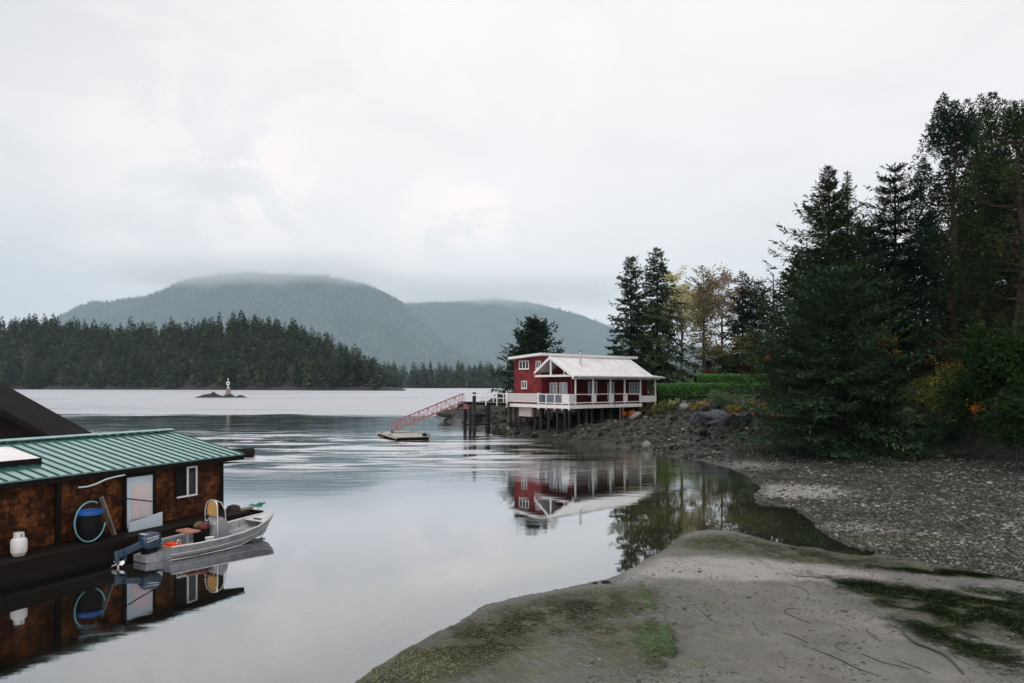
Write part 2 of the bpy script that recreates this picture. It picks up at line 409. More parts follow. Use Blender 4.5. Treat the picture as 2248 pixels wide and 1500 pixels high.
algae = (1.1 * blob(gx, gy, 1040, 1395, 3.2, 1.25, .62) + 1.1 * blob(gx, gy, 880, 1470, 2.4, 1.2, .6) + .95 * blob(gx, gy, 1290, 1320, 1.9, .9, .35)
         + .85 * blob(gx, gy, 1640, 1198, 2.4, 1.7, -.1) + .95 * blob(gx, gy, 1830, 1232, 2.4, 1.3, -.35) + 1.25 * blob(gx, gy, 2050, 1330, 2.5, .75, -.75) + 1.1 * blob(gx, gy, 2190, 1400, 2.6, 1.1, -.9)
         + .9 * blob(gx, gy, 2120, 1270, 2.2, .5, -.35) + .8 * blob(gx, gy, 1425, 1420, .8, .55, 1.) + .5 * blob(gx, gy, 1500, 1195, 1, .7))
clean = blob(gx, gy, 1560, 1258, 2.6, .55, .0) + blob(gx, gy, 1800, 1300, 1.2, .9)
algae = np.clip(np.maximum(algae, (.42 + .6 * (fbm(gx * .45, gy * .45, 41, 4) - .5)) * (.3 + 1.1 * blob(gx, gy, 1150, 1400, 4.6, 3.2) + .4 * blob(gx, gy, 1700, 1210, 5, 3))) - .5 * clean, 0, 1) * W['wbar']
galg = np.clip(blob(gx, gy, 1990, 1195, 3.2, .8, -.4) * .8, 0, 1) * (1 - W['wbar'])
pale = np.clip(1.15 * blob(gx, gy, 1745, 1082, 2.6, 2.6, .3) + .6 * blob(gx, gy, 1650, 1025, 3, 4, .7) + .7 * blob(gx, gy, 1900, 1165, 2.4, 1.4, -.6), 0, 1) * (1 - W['wbar'])
soil = sstep(1.5, 4.0, np.where(W['inp'], W['db'], 0))
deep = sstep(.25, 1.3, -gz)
me = mesh_np('shore_ground', np.stack([gx, gy, gz], 1), q, None, True)
def vcol(me, name, *ch):
    a = me.color_attributes.new(name, 'FLOAT_COLOR', 'POINT')
    d4 = np.ones((len(ch[0]), 4), np.float32)
    for k, c in enumerate(ch): d4[:, k] = c
    a.data.foreach_set('color', d4.ravel())
pale = pale + W['wbar'] * np.clip(1.1 * blob(gx, gy, 1560, 1255, 2.6, 1.1, .05) + .8 * blob(gx, gy, 1760, 1275, 2.2, .8, -.1) + .6 * blob(gx, gy, 1430, 1245, 1.4, .8, .5) + .45 * blob(gx, gy, 1900, 1400, 1.2, 1.4, 0), 0, 1)
vcol(me, 'kind_a', W['wbar'], np.maximum(algae, galg), pale)
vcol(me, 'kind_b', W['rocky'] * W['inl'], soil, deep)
damp = np.exp(-(W['trick'] / .8) ** 2) + np.exp(-(W['ds'] / .5) ** 2)
vcol(me, 'kind_c', np.clip(damp, 0, 1), np.clip(W['db'] / 12, 0, 1), np.zeros_like(gx))

m, t, out = nt('shore_surface'); g = NG(t)
pos = g.n('ShaderNodeNewGeometry').outputs['Position']
def attr(nm):
    a = g.n('ShaderNodeAttribute', attribute_name=nm).outputs['Color']
    return g.n('ShaderNodeSeparateColor', ins={0: a}).outputs
ka, kb, kc = attr('kind_a'), attr('kind_b'), attr('kind_c')
# gravel
v1 = g.n('ShaderNodeTexVoronoi', ins={'Vector': g.mapping(pos, (5, 5, 5)), 'Scale': 1., 'Randomness': 1.}).outputs
v2 = g.n('ShaderNodeTexVoronoi', ins={'Vector': g.mapping(pos, (13, 13, 13)), 'Scale': 1.}).outputs
s1 = g.n('ShaderNodeSeparateColor', ins={0: v1['Color']}).outputs[0]; s2 = g.n('ShaderNodeSeparateColor', ins={0: v2['Color']}).outputs[1]
nb = g.noise(pos, .35, 5, .6); nf = g.noise(pos, 3., 6, .65)
gf = g.math('ADD', g.math('MULTIPLY', s1, .45), g.math('MULTIPLY', s2, .4)); gf = g.math('ADD', gf, g.math('MULTIPLY_ADD', nb, .5, -.25))
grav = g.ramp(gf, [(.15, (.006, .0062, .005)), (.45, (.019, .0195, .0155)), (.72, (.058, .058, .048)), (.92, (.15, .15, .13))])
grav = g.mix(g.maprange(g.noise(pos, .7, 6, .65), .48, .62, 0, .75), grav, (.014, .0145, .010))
palec = g.ramp(g.math('ADD', g.math('MULTIPLY', s2, .5), g.math('MULTIPLY', nf, .5)), [(.2, (.09, .087, .08)), (.5, (.22, .214, .207)), (.8, (.31, .305, .3))])
grav = g.mix(g.maprange(g.math('ADD', ka[2], g.math('MULTIPLY_ADD', nf, .8, -.4)), .25, .75), grav, palec)
galg_c = g.mix(nf, (.03, .05, .014), (.075, .09, .035))
grav = g.mix(g.math('MULTIPLY', g.maprange(g.math('ADD', ka[1], g.math('MULTIPLY_ADD', nf, 1.2, -.6)), .4, .7), .8), grav, galg_c)
# sand of the bar, with casts and holes
sn = g.noise(pos, 1.1, 7, .62); sf = g.noise(pos, 22, 5, .7)
sand = g.ramp(g.math('ADD', g.math('MULTIPLY', sn, .6), g.math('MULTIPLY', sf, .4)), [(.3, (.07, .069, .064)), (.5, (.118, .116, .11)), (.68, (.185, .182, .176))])
sand = g.mix(g.maprange(g.math('ADD', ka[2], g.math('MULTIPLY_ADD', sn, .7, -.35)), .2, .8), sand, g.ramp(sf, [(.35, (.2, .192, .186)), (.65, (.3, .29, .283))]))
vd = g.n('ShaderNodeTexVoronoi', ins={'Vector': pos, 'Scale': 7.5}).outputs
dots = g.math('MULTIPLY', g.maprange(vd['Distance'], .12, .3, 1, 0), g.maprange(g.noise(pos, .9, 3), .42, .6))
band = g.noise(g.mapping(g.mapping(pos, (1, 1, 1), rot=(0, 0, R(-30))), (2.2, .5, 1)), 1., 5, .6, .8)
sand = g.mix(g.maprange(band, .5, .72, 0, .55), sand, (.095, .09, .082))
sand = g.mix(g.maprange(g.noise(pos, .45, 4, .6), .5, .7, 0, .4), sand, (.16, .135, .13))
sand = g.mix(g.math('MULTIPLY', dots, .7), sand, (.04, .038, .034))
flow = g.mapping(pos, (1, 1, 1), rot=(0, 0, R(-38))); fl = g.noise(g.mapping(flow, (14, 3, 3)), 1., 6, .7, .6)
fl2 = g.noise(g.mapping(flow, (40, 9, 9)), 1., 4, .7, .4)
af = g.math('ADD', ka[1], g.math('MULTIPLY_ADD', fl, .9, -.45)); af = g.math('ADD', af, g.math('MULTIPLY_ADD', fl2, .9, -.45)); af = g.math('ADD', af, g.math('MULTIPLY_ADD', sn, .8, -.4))
algc = g.ramp(g.math('ADD', g.math('MULTIPLY', fl2, .6), g.math('MULTIPLY', sn, .4)), [(.3, (.014, .016, .008)), (.46, (.042, .045, .024)), (.6, (.09, .093, .055)), (.74, (.16, .16, .105))])
bar = g.mix(g.maprange(af, .33, .62, 0, .9), sand, algc)
# wet margin
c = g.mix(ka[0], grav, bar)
c = g.mix(g.math('MULTIPLY', g.maprange(g.math('ADD', kc[0], g.math('MULTIPLY_ADD', nf, .6, -.3)), .3, .9), .55), c, g.mix(ka[0], (.02, .019, .016), (.085, .082, .072)))
# rock, soil, depth darkening painted in for light the water absorbs
rn = g.noise(pos, 1.6, 8, .7); rock = g.ramp(rn, [(.3, (.007, .007, .0065)), (.5, (.024, .024, .02)), (.62, (.06, .058, .05)), (.75, (.12, .118, .105))])
rock = g.mix(g.maprange(g.noise(pos, .8, 4), .52, .68, 0, .7), rock, (.022, .024, .010))
c = g.mix(g.maprange(g.math('ADD', kb[0], g.math('MULTIPLY_ADD', nf, .5, -.25)), .3, .7), c, rock)
soilc = g.ramp(g.noise(pos, 2.2, 6, .7), [(.3, (.006, .0065, .004)), (.55, (.014, .015, .007)), (.7, (.02, .03, .009))])
c = g.mix(kb[1], c, soilc)
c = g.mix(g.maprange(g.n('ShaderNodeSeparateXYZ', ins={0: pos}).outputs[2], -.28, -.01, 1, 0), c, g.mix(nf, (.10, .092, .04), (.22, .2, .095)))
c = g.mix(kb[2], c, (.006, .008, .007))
p = g.n('ShaderNodeBsdfPrincipled', ins={'Base Color': c, 'Roughness': .7, 'Specular IOR Level': .35})
g.lk(g.maprange(g.math('ADD', kc[0], g.math('MULTIPLY', sn, .3)), .2, 1., .8, .38), p.inputs['Roughness'])
rpl = g.noise(g.mapping(g.mapping(pos, (1, 1, 1), rot=(0, 0, R(-35))), (9, 2.2, 1)), 1., 4, .6, .8)
sf = g.math('ADD', sf, g.math('MULTIPLY', rpl, .9))
hb = g.math('ADD', g.math('MULTIPLY', v1['Distance'], g.math('MULTIPLY_ADD', ka[0], -1., 1.)), g.math('MULTIPLY', sf, .35)); hb = g.math('ADD', hb, g.math('MULTIPLY', fl2, g.math('MULTIPLY', ka[1], .8)))
g.lk(g.bump(hb, .9, .06), p.inputs['Normal']); g.lk(p.outputs[0], out.inputs[0])
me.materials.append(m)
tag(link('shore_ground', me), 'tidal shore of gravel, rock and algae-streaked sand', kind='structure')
SHOREMAT = m

m, t, out = nt('deep_seabed'); g = NG(t)
pos = g.n('ShaderNodeNewGeometry').outputs['Position']
p = g.n('ShaderNodeBsdfPrincipled', ins={'Base Color': g.mix(g.noise(pos, .2, 4), (.004, .006, .006), (.01, .014, .012)), 'Roughness': .9}); g.lk(p.outputs[0], out.inputs[0])  # near-black colour stands in for light lost in deep water
sb = MB().add([(-18500, -300, -2.6), (18500, -300, -2.6), (18500, 20500, -2.6), (-18500, 20500, -2.6)], [(0, 1, 2, 3)]).build('seabed', m); tag(sb, kind='structure')

# ================================================================== water
m, t, out = nt('inlet_water'); g = NG(t)
pos = g.n('ShaderNodeNewGeometry').outputs['Position']; xyz = g.n('ShaderNodeSeparateXYZ', ins={0: pos}).outputs
X_, Y_ = xyz[0], xyz[1]
big = g.noise(g.mapping(pos, (.012, .03, 1)), 1., 3, .5)
mid = g.noise(g.mapping(pos, (.045, .2, 1)), 1., 6, .6, .6)
yy = g.math('ADD', Y_, g.math('MULTIPLY_ADD', big, 60., -30.)); yy = g.math('ADD', yy, g.math('MULTIPLY_ADD', mid, 60., -30.))
far = g.maprange(yy, 108, 126)
# the current: long streaks of ruffled water
win = g.math('MULTIPLY', g.maprange(Y_, 35, 43), g.maprange(Y_, 62, 82, 1, .25))
win = g.math('MULTIPLY', win, g.maprange(X_, 0, 6, 1, .25))
st = g.noise(g.mapping(pos, (.11, .42, 1), rot=(0, 0, R(4))), 1., 7, .62, .9)
streak = g.math('MULTIPLY', g.maprange(st, .45, .57), win)
calm2 = g.math('MULTIPLY', g.maprange(g.noise(g.mapping(pos, (.02, .12, 1), loc=(5, 2, 0)), 1., 5, .6, .5), .56, .66), g.maprange(Y_, 85, 110))
line = g.maprange(g.noise(g.mapping(pos, (.004, .05, 1), loc=(3, 7, 0)), 1., 4, .6, .3), .56, .62)
far2 = g.math('MULTIPLY', far, g.math('MULTIPLY_ADD', line, -.55, 1.))
rough = g.math('ADD', g.math('MULTIPLY', far2, .46), g.math('MULTIPLY', streak, .3)); rough = g.math('ADD', rough, g.math('MULTIPLY', calm2, .05))
breeze = g.math('MULTIPLY', g.maprange(g.noise(g.mapping(pos, (.09, .3, 1), loc=(1, 4, 0)), 1., 6, .65, .7), .5, .66), .05)
rough = g.math('ADD', g.math('ADD', rough, breeze), .012)
rip = g.noise(g.mapping(pos, (1.1, 4.2, 1), rot=(0, 0, R(6))), 1., 4, .55, .4)
rip2 = g.noise(g.mapping(pos, (.35, 1.3, 1)), 1., 3, .5, .3)
hgt = g.math('ADD', g.math('MULTIPLY', rip, .35), rip2)
mids = g.maprange(Y_, 26, 52)
stg = g.math('ADD', g.math('ADD', g.math('MULTIPLY', mids, .11), g.math('MULTIPLY', breeze, .5)), g.math('MULTIPLY', streak, .35)); stg = g.math('ADD', stg, g.math('MULTIPLY', far, .5)); stg = g.math('ADD', stg, .006)
bp = g.n('ShaderNodeBump', ins={'Strength': stg, 'Distance': .14, 'Height': hgt}).outputs[0]
lw = g.n('ShaderNodeLayerWeight', ins={'Blend': .5}).outputs['Facing']
fac = g.n('ShaderNodeFloatCurve', ins={1: lw}); cv = fac.mapping.curves[0]
for i_, (a_, b_) in enumerate(((0., .05), (.55, .34), (.7, .49), (.82, .72), (.92, .9), (1., .98))):
    if i_ == 0: cv.points[0].location = (a_, b_)
    elif i_ == 5: cv.points[-1].location = (a_, b_)
    else: cv.points.new(a_, b_)
fac.mapping.update(); fac = fac.outputs[0]
gl = g.n('ShaderNodeBsdfGlossy', ins={'Color': g.mix(far, (.95, .97, 1.), (.60, .615, .65)), 'Roughness': rough, 'Normal': bp})
tr = g.n('ShaderNodeBsdfTransparent', ins={'Color': (.74, .76, .66, 1)})
mx = g.n('ShaderNodeMixShader', ins={0: fac, 1: tr.outputs[0], 2: gl.outputs[0]}); g.lk(mx.outputs[0], out.inputs[0])
wt = MB().add([(-18400, -300, 0), (18400, -300, 0), (18400, 20400, 0), (-18400, 20400, 0)], [(0, 1, 2, 3)]).build('water', m); tag(wt, kind='structure')

# ================================================================== mountains
RIDGE1 = [(-900, 790), (-300, 770), (60, 722), (110, 706), (138, 692), (200, 663), (250, 660), (330, 650), (365, 634), (400, 618), (440, 610), (500, 602), (570, 597), (640, 598), (720, 604), (800, 624), (850, 645), (882, 664), (905, 690), (950, 725), (1010, 765), (1100, 800), (1250, 830), (1500, 842)]
RIDGE2 = [(300, 800), (600, 740), (760, 690), (860, 668), (900, 664), (960, 661), (1040, 657), (1110, 655), (1180, 665), (1230, 676), (1280, 690), (1345, 716), (1420, 742), (1500, 760), (1600, 778), (1750, 800), (2000, 815), (2500, 830), (3200, 840)]
def ridge_h(ridge, tanx, Y):
    px = CX + tanx * F
    e = np.interp(px, [p[0] for p in ridge], [YH - p[1] for p in ridge])
    return e / F * Y
def mountain(x, y, ridge, Yr, seed, depth):
    tx = x / y
    hr = ridge_h(ridge, tx, Yr)
    tt = np.clip((y - (Yr - depth)) / depth, 0, 1.6)
    prof = np.where(tt < 1, tt ** 1.15, 1 - (tt - 1) * 1.2)
    gul = fbm(x / 1450, y / 1450, seed, 4); n2 = fbm(x / 420, y / 420, seed + 3, 4); n3 = 1 - np.abs(2 * fbm(x / 1000, y / 2400, seed + 8, 3) - 1)
    amp = np.clip(hr, 90, 1100) * np.clip(1 - np.abs(tt - .45) * 1.6, 0, 1)
    return np.maximum(hr * prof + amp * ((gul - .5) * .35 + (n2 - .5) * .22 + (n3 - .75) * .35), -6)
m, t, out = nt('forested_slope'); g = NG(t)
pos = g.n('ShaderNodeNewGeometry').outputs['Position']
f1 = g.noise(g.mapping(pos, (.03, .03, .012)), 1., 5, .7); f2 = g.noise(g.mapping(pos, (.0025, .0025, .0025)), 1., 5, .6)
c = g.ramp(g.math('ADD', g.math('MULTIPLY', f1, .65), g.math('MULTIPLY', f2, .35)), [(.32, (.008, .016, .014)), (.5, (.03, .05, .04)), (.68, (.075, .1, .07))])
p = g.n('ShaderNodeBsdfPrincipled', ins={'Base Color': c, 'Roughness': .9, 'Specular IOR Level': .1}); g.lk(g.bump(f1, .8, 12.), p.inputs['Normal']); g.lk(p.outputs[0], out.inputs[0])
SLOPE = m
mtn_leaf = leafmat('mountain_needles', [(.2, (.008, .018, .016)), (.5, (.025, .045, .036)), (.75, (.10, .13, .09)), (.95, (.27, .28, .22))], nscale=.002, trans=0)
for nm, ridge, Yr, depth, x0, x1, seed, ntree in (('mountain', RIDGE1, 11000, 3000, -10500, 2500, 2, 34000), ('mountain', RIDGE2, 14000, 3600, -7300, 14500, 31, 34000)):
    nx, ny = 300, 70
    tx = np.linspace(x0 / Yr, x1 / Yr, nx); yy_ = np.linspace(Yr - depth * 1.0, Yr + depth * .45, ny)
    T, Y2 = np.meshgrid(tx, yy_); X2 = T * Y2
    Z2 = mountain(X2, Y2, ridge, Yr, seed, depth)
    ii = np.arange(nx * ny).reshape(ny, nx); qq = np.stack([ii[:-1, :-1], ii[:-1, 1:], ii[1:, 1:], ii[1:, :-1]], -1).reshape(-1, 4)
    tag(link(nm, mesh_np(nm, np.stack([X2.ravel(), Y2.ravel(), Z2.ravel()], 1), qq, SLOPE, True)), kind='structure')
    rg = np.random.default_rng(seed)
    ty = Yr - depth + depth * 1.06 * rg.random(ntree) ** .9; ttx = rg.uniform(x0 / Yr, x1 / Yr, ntree); txx = ttx * ty
    tz = mountain(txx, ty, ridge, Yr, seed, depth); ok = tz > 2
    txx, ty, tz = txx[ok], ty[ok], tz[ok]; k = len(tz)
    hh = rg.uniform(22, 52, k) * (1 + .5 * (rg.random(k) < .06)); ww = hh * rg.uniform(.16, .26, k); a0 = rg.uniform(0, 6.28, k)
    vs = [np.stack([txx, ty, tz + hh], 1)]
    for j in range(3): vs.append(np.stack([txx + np.cos(a0 + j * 2.094) * ww, ty + np.sin(a0 + j * 2.094) * ww, tz - 3], 1))
    V = np.stack(vs, 1).reshape(-1, 3); b = np.arange(k)[:, None] * 4
    Fc = np.concatenate([b + np.array([[0, 1, 2]]), b + np.array([[0, 2, 3]]), b + np.array([[0, 3, 1]])])
    tag(link('mountain_forest', mesh_np('mountain_forest', V, Fc, mtn_leaf)), 'hazy conifer forest covering the misty mountain slopes', 'forest', kind='stuff')

# low cloud on the ridge tops, a volume inside the haze
def cloudbank(name, x0, x1, y0, y1, z0, z1, dens, label, seed, soft=.35):
    m, t, out = nt(name + '_vapour'); g = NG(t)
    gen = g.n('ShaderNodeTexCoord').outputs['Generated']; s = g.n('ShaderNodeSeparateXYZ', ins={0: gen}).outputs
    pos = g.n('ShaderNodeNewGeometry').outputs['Position']
    n = g.noise(g.mapping(pos, (.001, .001, .0021), loc=(seed, seed * .7, 0)), 1., 5, .55, .4)
    ex = g.math('MULTIPLY', g.maprange(s[0], 0, .22), g.maprange(s[0], .78, 1, 1, 0))
    bot = g.maprange(g.math('ADD', s[2], g.math('MULTIPLY_ADD', n, .9, -.45)), .05, soft + .1); topf = g.maprange(s[2], .6, 1, 1, 0)
    dd = g.math('MULTIPLY', g.math('MULTIPLY', ex, bot), g.math('MULTIPLY', topf, dens))
    pv = g.n('ShaderNodeVolumePrincipled', ins={'Color': (.97, .985, 1, 1), 'Anisotropy': .2}); g.lk(dd, pv.inputs['Density']); g.lk(pv.outputs[0], out.inputs['Volume'])
    o = MB().box(x0, x1, y0, y1, z0, z1).build('cloudbank', m); tag(o, label, 'cloudbank', kind='stuff'); return o
cloudbank('ridge_cloud', -6300, -1500, 9300, 11800, 1420, 1980, .8e-3, 'low cloud hiding the top of the broad mountain', 1.3)
cloudbank('saddle_cloud', -2900, 2500, 11900, 14600, 1450, 2150, .8e-3, 'low cloud lying along the flat top of the farther mountain', 4.1)
# ================================================================== foliage builders
def leafquads(O, D, L, Wd, rng, roll=.6):
    """diamond leaves: origin, unit direction, length, width"""
    n = len(O); up = np.tile([0., 0., 1.], (n, 1)) + rng.normal(0, roll, (n, 3))
    S = np.cross(D, up); S /= np.linalg.norm(S, axis=1, keepdims=True) + 1e-9
    L = L[:, None]; Wd = Wd[:, None]
    V = np.stack([O, O + D * L * .45 + S * Wd * .5, O + D * L, O + D * L * .45 - S * Wd * .5], 1).reshape(-1, 3)
    return V, np.arange(4 * n).reshape(n, 4)
def unit(v): return v / (np.linalg.norm(v, axis=-1, keepdims=True) + 1e-9)

def conifer(Ht, Rd, base, seed, nbr, step, leaf, pw=.8, droop=.25, up_top=.6, low=-.15, ragged=.3, tier=0, tip_up=.12, gap=None, lean=0., fan=3, bark=None, trunk_r=None, hang=.2, side=None, lw=(.3, .5), roll=.55, fpow=1.):
    """spruce or hemlock: (crown V, F), trunk MB. Branches carry side twigs, twigs carry leaf sprays."""
    rg = np.random.default_rng(seed); Vs = []; n0 = 0; Fs = []
    tr = MB(); r0 = trunk_r or Ht * .014
    pts = [(lean * (k / 8) ** 1.5 * Ht, 0, Ht * k / 8) for k in range(9)]
    tr.tube([(pts[0][0], 0, -.6)] + pts[1:], [r0 * (1.25 if k == 0 else 1) * (1 - k / 8.4) + .01 for k in range(9)], 9)
    for i in range(nbr):
        f = (i + rg.random()) / nbr
        f = f ** fpow
        if tier: f = (np.floor(f * tier) + rg.random() * .22) / tier
        f = min(max(f, 0), .995)
        if gap and rg.random() < gap(f): continue
        zb = base + (Ht - base) * f
        az = rg.random() * 2 * np.pi
        Lb = Rd * ((1 - f) ** pw) * (1 - ragged + 2 * ragged * rg.random() ** 1.3) + .12 * Rd * (1 - f) * (f < .9) + .1
        if side is not None: Lb *= side(az, f)
        if f < .12: Lb *= .55 + 3.7 * f
        el = low + (up_top - low) * f ** 1.6 + rg.normal(0, .09)
        x0 = lean * f ** 1.5 * Ht
        m_ = max(3, int(Lb / step)); s = np.sort(rg.uniform(.08, 1., m_))
        ca, sa = np.cos(az), np.sin(az)
        def P(u):
            r = u * Lb * np.cos(el)
            z = zb + u * Lb * np.sin(el) - droop * Lb * u ** 1.6 * (1 - .6 * f) + tip_up * Lb * u ** 4
            return np.stack([x0 + r * ca, r * sa, z], -1)
        tr.tube([P(np.array(0.)), P(np.array(.5)), P(np.array(.92))], [max(.012, r0 * .22 * (1 - f) + .01), .012, .006], 4, cap=False)
        O = P(s); T = unit(P(np.minimum(s + .05, 1.02)) - P(s - .03))
        # twigs on both sides and at the tip
        sg = np.where(rg.random(m_) < .5, -1., 1.)
        aa = rg.uniform(.5, 1.15, m_) * sg * (s < .96)
        c, n_ = np.cos(aa)[:, None], np.sin(aa)[:, None]
        side_v = np.stack([-T[:, 1], T[:, 0], np.zeros(m_)], -1)
        Dt = unit(T * c + side_v * n_ + np.stack([np.zeros(m_), np.zeros(m_), rg.normal(-hang, .22, m_)], -1))
        tl = (.28 + .5 * (1 - s)) * Lb * .55 * rg.uniform(.5, 1.1, m_); tl = np.clip(tl, leaf * .8, leaf * 3.6)
        k = fan
        for j in range(k):
            u = (j / k) * tl
            o2 = O + Dt * u[:, None]
            d2 = unit(Dt + rg.normal(0, .33, (m_, 3)))
            ll = np.minimum(leaf * rg.uniform(.7, 1.4, m_), tl)
            V, Fq = leafquads(o2, d2, ll, ll * rg.uniform(*lw, m_), rg, roll)
            Vs.append(V); Fs.append(Fq + n0); n0 += len(V)
    return np.concatenate(Vs), np.concatenate(Fs), tr

def clumps(C, Rc, per, leaf, seed, flat=(1, 1, 1), updir=0., hang=0., shell=.55):
    """leaf clumps round centres C with radii Rc"""
    rg = np.random.default_rng(seed); C = np.asarray(C, float); k = len(C)
    Rc = np.broadcast_to(np.asarray(Rc, float), (k,))
    ci = np.repeat(np.arange(k), per); n = len(ci)
    d = unit(rg.normal(0, 1, (n, 3))); r = (shell + (1 - shell) * rg.random(n)) * rg.random(n) ** .25
    O = C[ci] + d * (r * Rc[ci])[:, None] * np.array(flat)
    D = unit(d * .8 + rg.normal(0, .6, (n, 3)) + np.array([0, 0, updir - hang]))
    ll = leaf * rg.uniform(.6, 1.35, n)
    return leafquads(O, D, ll, ll * rg.uniform(.4, .65, n), rg, .8)

def limb_tree(Ht, spread, base, seed, nl, levels=3, up=.6, r0=.2, wig=.25, lean=(0, 0), taper=.62, kids=3, shrink=.66):
    """recursive trunk and limbs -> MB, tip points"""
    rg = random.Random(seed); mb = MB(); tips = []
    def grow(p, d, L, r, lv):
        pts = [Vector(p)]; dd = Vector(d)
        for k in range(3):
            dd = (dd + Vector((rg.gauss(0, wig), rg.gauss(0, wig), rg.gauss(.05, wig * .6))) * .5).normalized()
            pts.append(pts[-1] + dd * L / 3)
        mb.tube(pts, [r, r * .85, r * .7, r * taper], 7 if lv < 2 else 4, cap=False)
        if lv >= levels: tips.append((tuple(pts[-1]), tuple(dd))); tips.append((tuple(pts[-2]), tuple(dd))); return
        for k in range(kids + (rg.random() < .4)):
            a = rg.uniform(0, 6.28); s = rg.uniform(.45, 1.) ; q = pts[-1] if k < 2 else pts[rg.choice((1, 2, 3))]
            o = dd.orthogonal().normalized(); o.rotate(Matrix.Rotation(a, 3, dd))
            grow(q, (dd * rg.uniform(.5, .9) + o * s + Vector((0, 0, up * .35))).normalized(), L * rg.uniform(shrink - .12, shrink + .12), r * taper * .8, lv + 1)
    trunk_top = base
    p0 = Vector((0, 0, -.4)); p1 = Vector((lean[0], lean[1], trunk_top)); p2 = Vector((lean[0] * 2.2, lean[1] * 2.2, trunk_top + (Ht - base) * .55))
    mb.tube([p0, (p0 + p1) / 2 + Vector((rg.gauss(0, .08), rg.gauss(0, .08), 0)), p1, p2], [r0 * 1.2, r0, r0 * .85, r0 * .45], 9, cap=False)
    for k in range(nl):
        f = rg.random(); q = p1.lerp(p2, f); a = 6.28 * (k + rg.random() * .6) / nl
        grow(q, Vector((math.cos(a), math.sin(a), up + rg.gauss(0, .2))).normalized(), spread * rg.uniform(.45, .75) * (1 - .3 * f), r0 * .38 * (1 - .4 * f), 1)
    grow(p2, (p2 - p1).normalized(), (Ht - p2.z) * .7, r0 * .4, 2)
    return mb, tips

def plant(name, label, cat, loc, V, Fc, leafm, trunk=None, barkm=None, group=None, crown='crown', rz=0.):
    root = thing(name, label, cat, loc, rz, group)
    link(crown, mesh_np(crown, V, Fc, leafm), root)
    if trunk is not None: trunk.build('trunk', barkm or M['bark'], root, smooth=True)
    return root

LM = {}
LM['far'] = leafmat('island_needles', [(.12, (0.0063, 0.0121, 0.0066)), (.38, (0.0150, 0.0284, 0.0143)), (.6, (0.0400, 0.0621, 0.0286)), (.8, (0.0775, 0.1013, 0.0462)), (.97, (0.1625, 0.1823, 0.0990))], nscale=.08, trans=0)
LM['strait'] = leafmat('far_shore_needles', [(.15, (0.0176, 0.0307, 0.0218)), (.45, (0.0396, 0.0624, 0.0420)), (.75, (0.0748, 0.1056, 0.0672)), (.95, (0.1320, 0.1536, 0.1008))], nscale=.05, trans=0)  # paler than the island needles, haze partly put into the colour
LM['dark'] = leafmat('dark_spruce_needles', [(.2, (0.0080, 0.0176, 0.0117)), (.5, (0.0176, 0.0360, 0.0221)), (.8, (0.0360, 0.0640, 0.0358)), (.97, (0.0600, 0.0880, 0.0488))])
LM['mid'] = leafmat('green_spruce_needles', [(.2, (0.0146, 0.0252, 0.0132)), (.5, (0.0340, 0.0521, 0.0238)), (.8, (0.0607, 0.0840, 0.0363)), (.97, (0.0972, 0.1260, 0.0528))])
LM['fir'] = leafmat('blue_green_needles', [(0.25, (0.0086, 0.0201, 0.0114)), (0.52, (0.0231, 0.0493, 0.0260)), (0.74, (0.0668, 0.1207, 0.0620)), (0.92, (0.1760, 0.2559, 0.1298))])
LM['cedar'] = leafmat('cedar_fronds', [(.2, (0.0126, 0.0216, 0.0115)), (.5, (0.0270, 0.0432, 0.0202)), (.8, (0.0540, 0.0720, 0.0259)), (.97, (0.0900, 0.0990, 0.0360))])
LM['lightspruce'] = leafmat('light_spruce_needles', [(.2, (0.0208, 0.0338, 0.0221)), (.5, (0.0494, 0.0715, 0.0390)), (.8, (0.0975, 0.1235, 0.0650)), (.97, (0.1690, 0.1950, 0.1040))])
LM['yellow'] = leafmat('yellow_green_leaves', [(.2, (0.2032, 0.2191, 0.0875)), (.5, (0.4740, 0.4696, 0.2333)), (.8, (0.7110, 0.6572, 0.4374)), (.97, (0.8465, 0.7512, 0.6415))], trans=.35)
LM['larch'] = leafmat('olive_larch_needles', [(.2, (0.0938, 0.0862, 0.0390)), (.5, (0.2250, 0.2070, 0.0975)), (.8, (0.3750, 0.3277, 0.1658)), (.97, (0.5250, 0.4140, 0.2340))], trans=.3)
LM['ochre'] = leafmat('ochre_leaves', [(.2, (0.1369, 0.0913, 0.0182)), (.5, (0.3042, 0.2130, 0.0456)), (.8, (0.4867, 0.3498, 0.0761)), (.97, (0.6388, 0.4562, 0.1217))], trans=.3)
LM['orange'] = leafmat('orange_leaves', [(.2, (0.2444, 0.0611, 0.0123)), (.5, (0.5131, 0.1466, 0.0245)), (.8, (0.6720, 0.2444, 0.0489)), (.97, (0.7331, 0.3665, 0.0978))], trans=.3)
LM['russet'] = leafmat('russet_leaves', [(.2, (0.0672, 0.0168, 0.0112)), (.5, (0.1680, 0.0448, 0.0202)), (.8, (0.2464, 0.0784, 0.0336)), (.97, (0.2912, 0.1344, 0.0560))], trans=.2)
LM['hedge'] = leafmat('hedge_leaves', [(.2, (0.0674, 0.1512, 0.0471)), (.5, (0.1181, 0.2863, 0.0740)), (.8, (0.2020, 0.4375, 0.1076)), (.97, (0.3367, 0.6060, 0.1683))], nscale=.8)
LM['bright'] = leafmat('bright_green_leaves', [(.2, (0.0070, 0.0174, 0.0052)), (.5, (0.0152, 0.0369, 0.0096)), (.8, (0.0261, 0.0565, 0.0152)), (.97, (0.0435, 0.0738, 0.0217))])
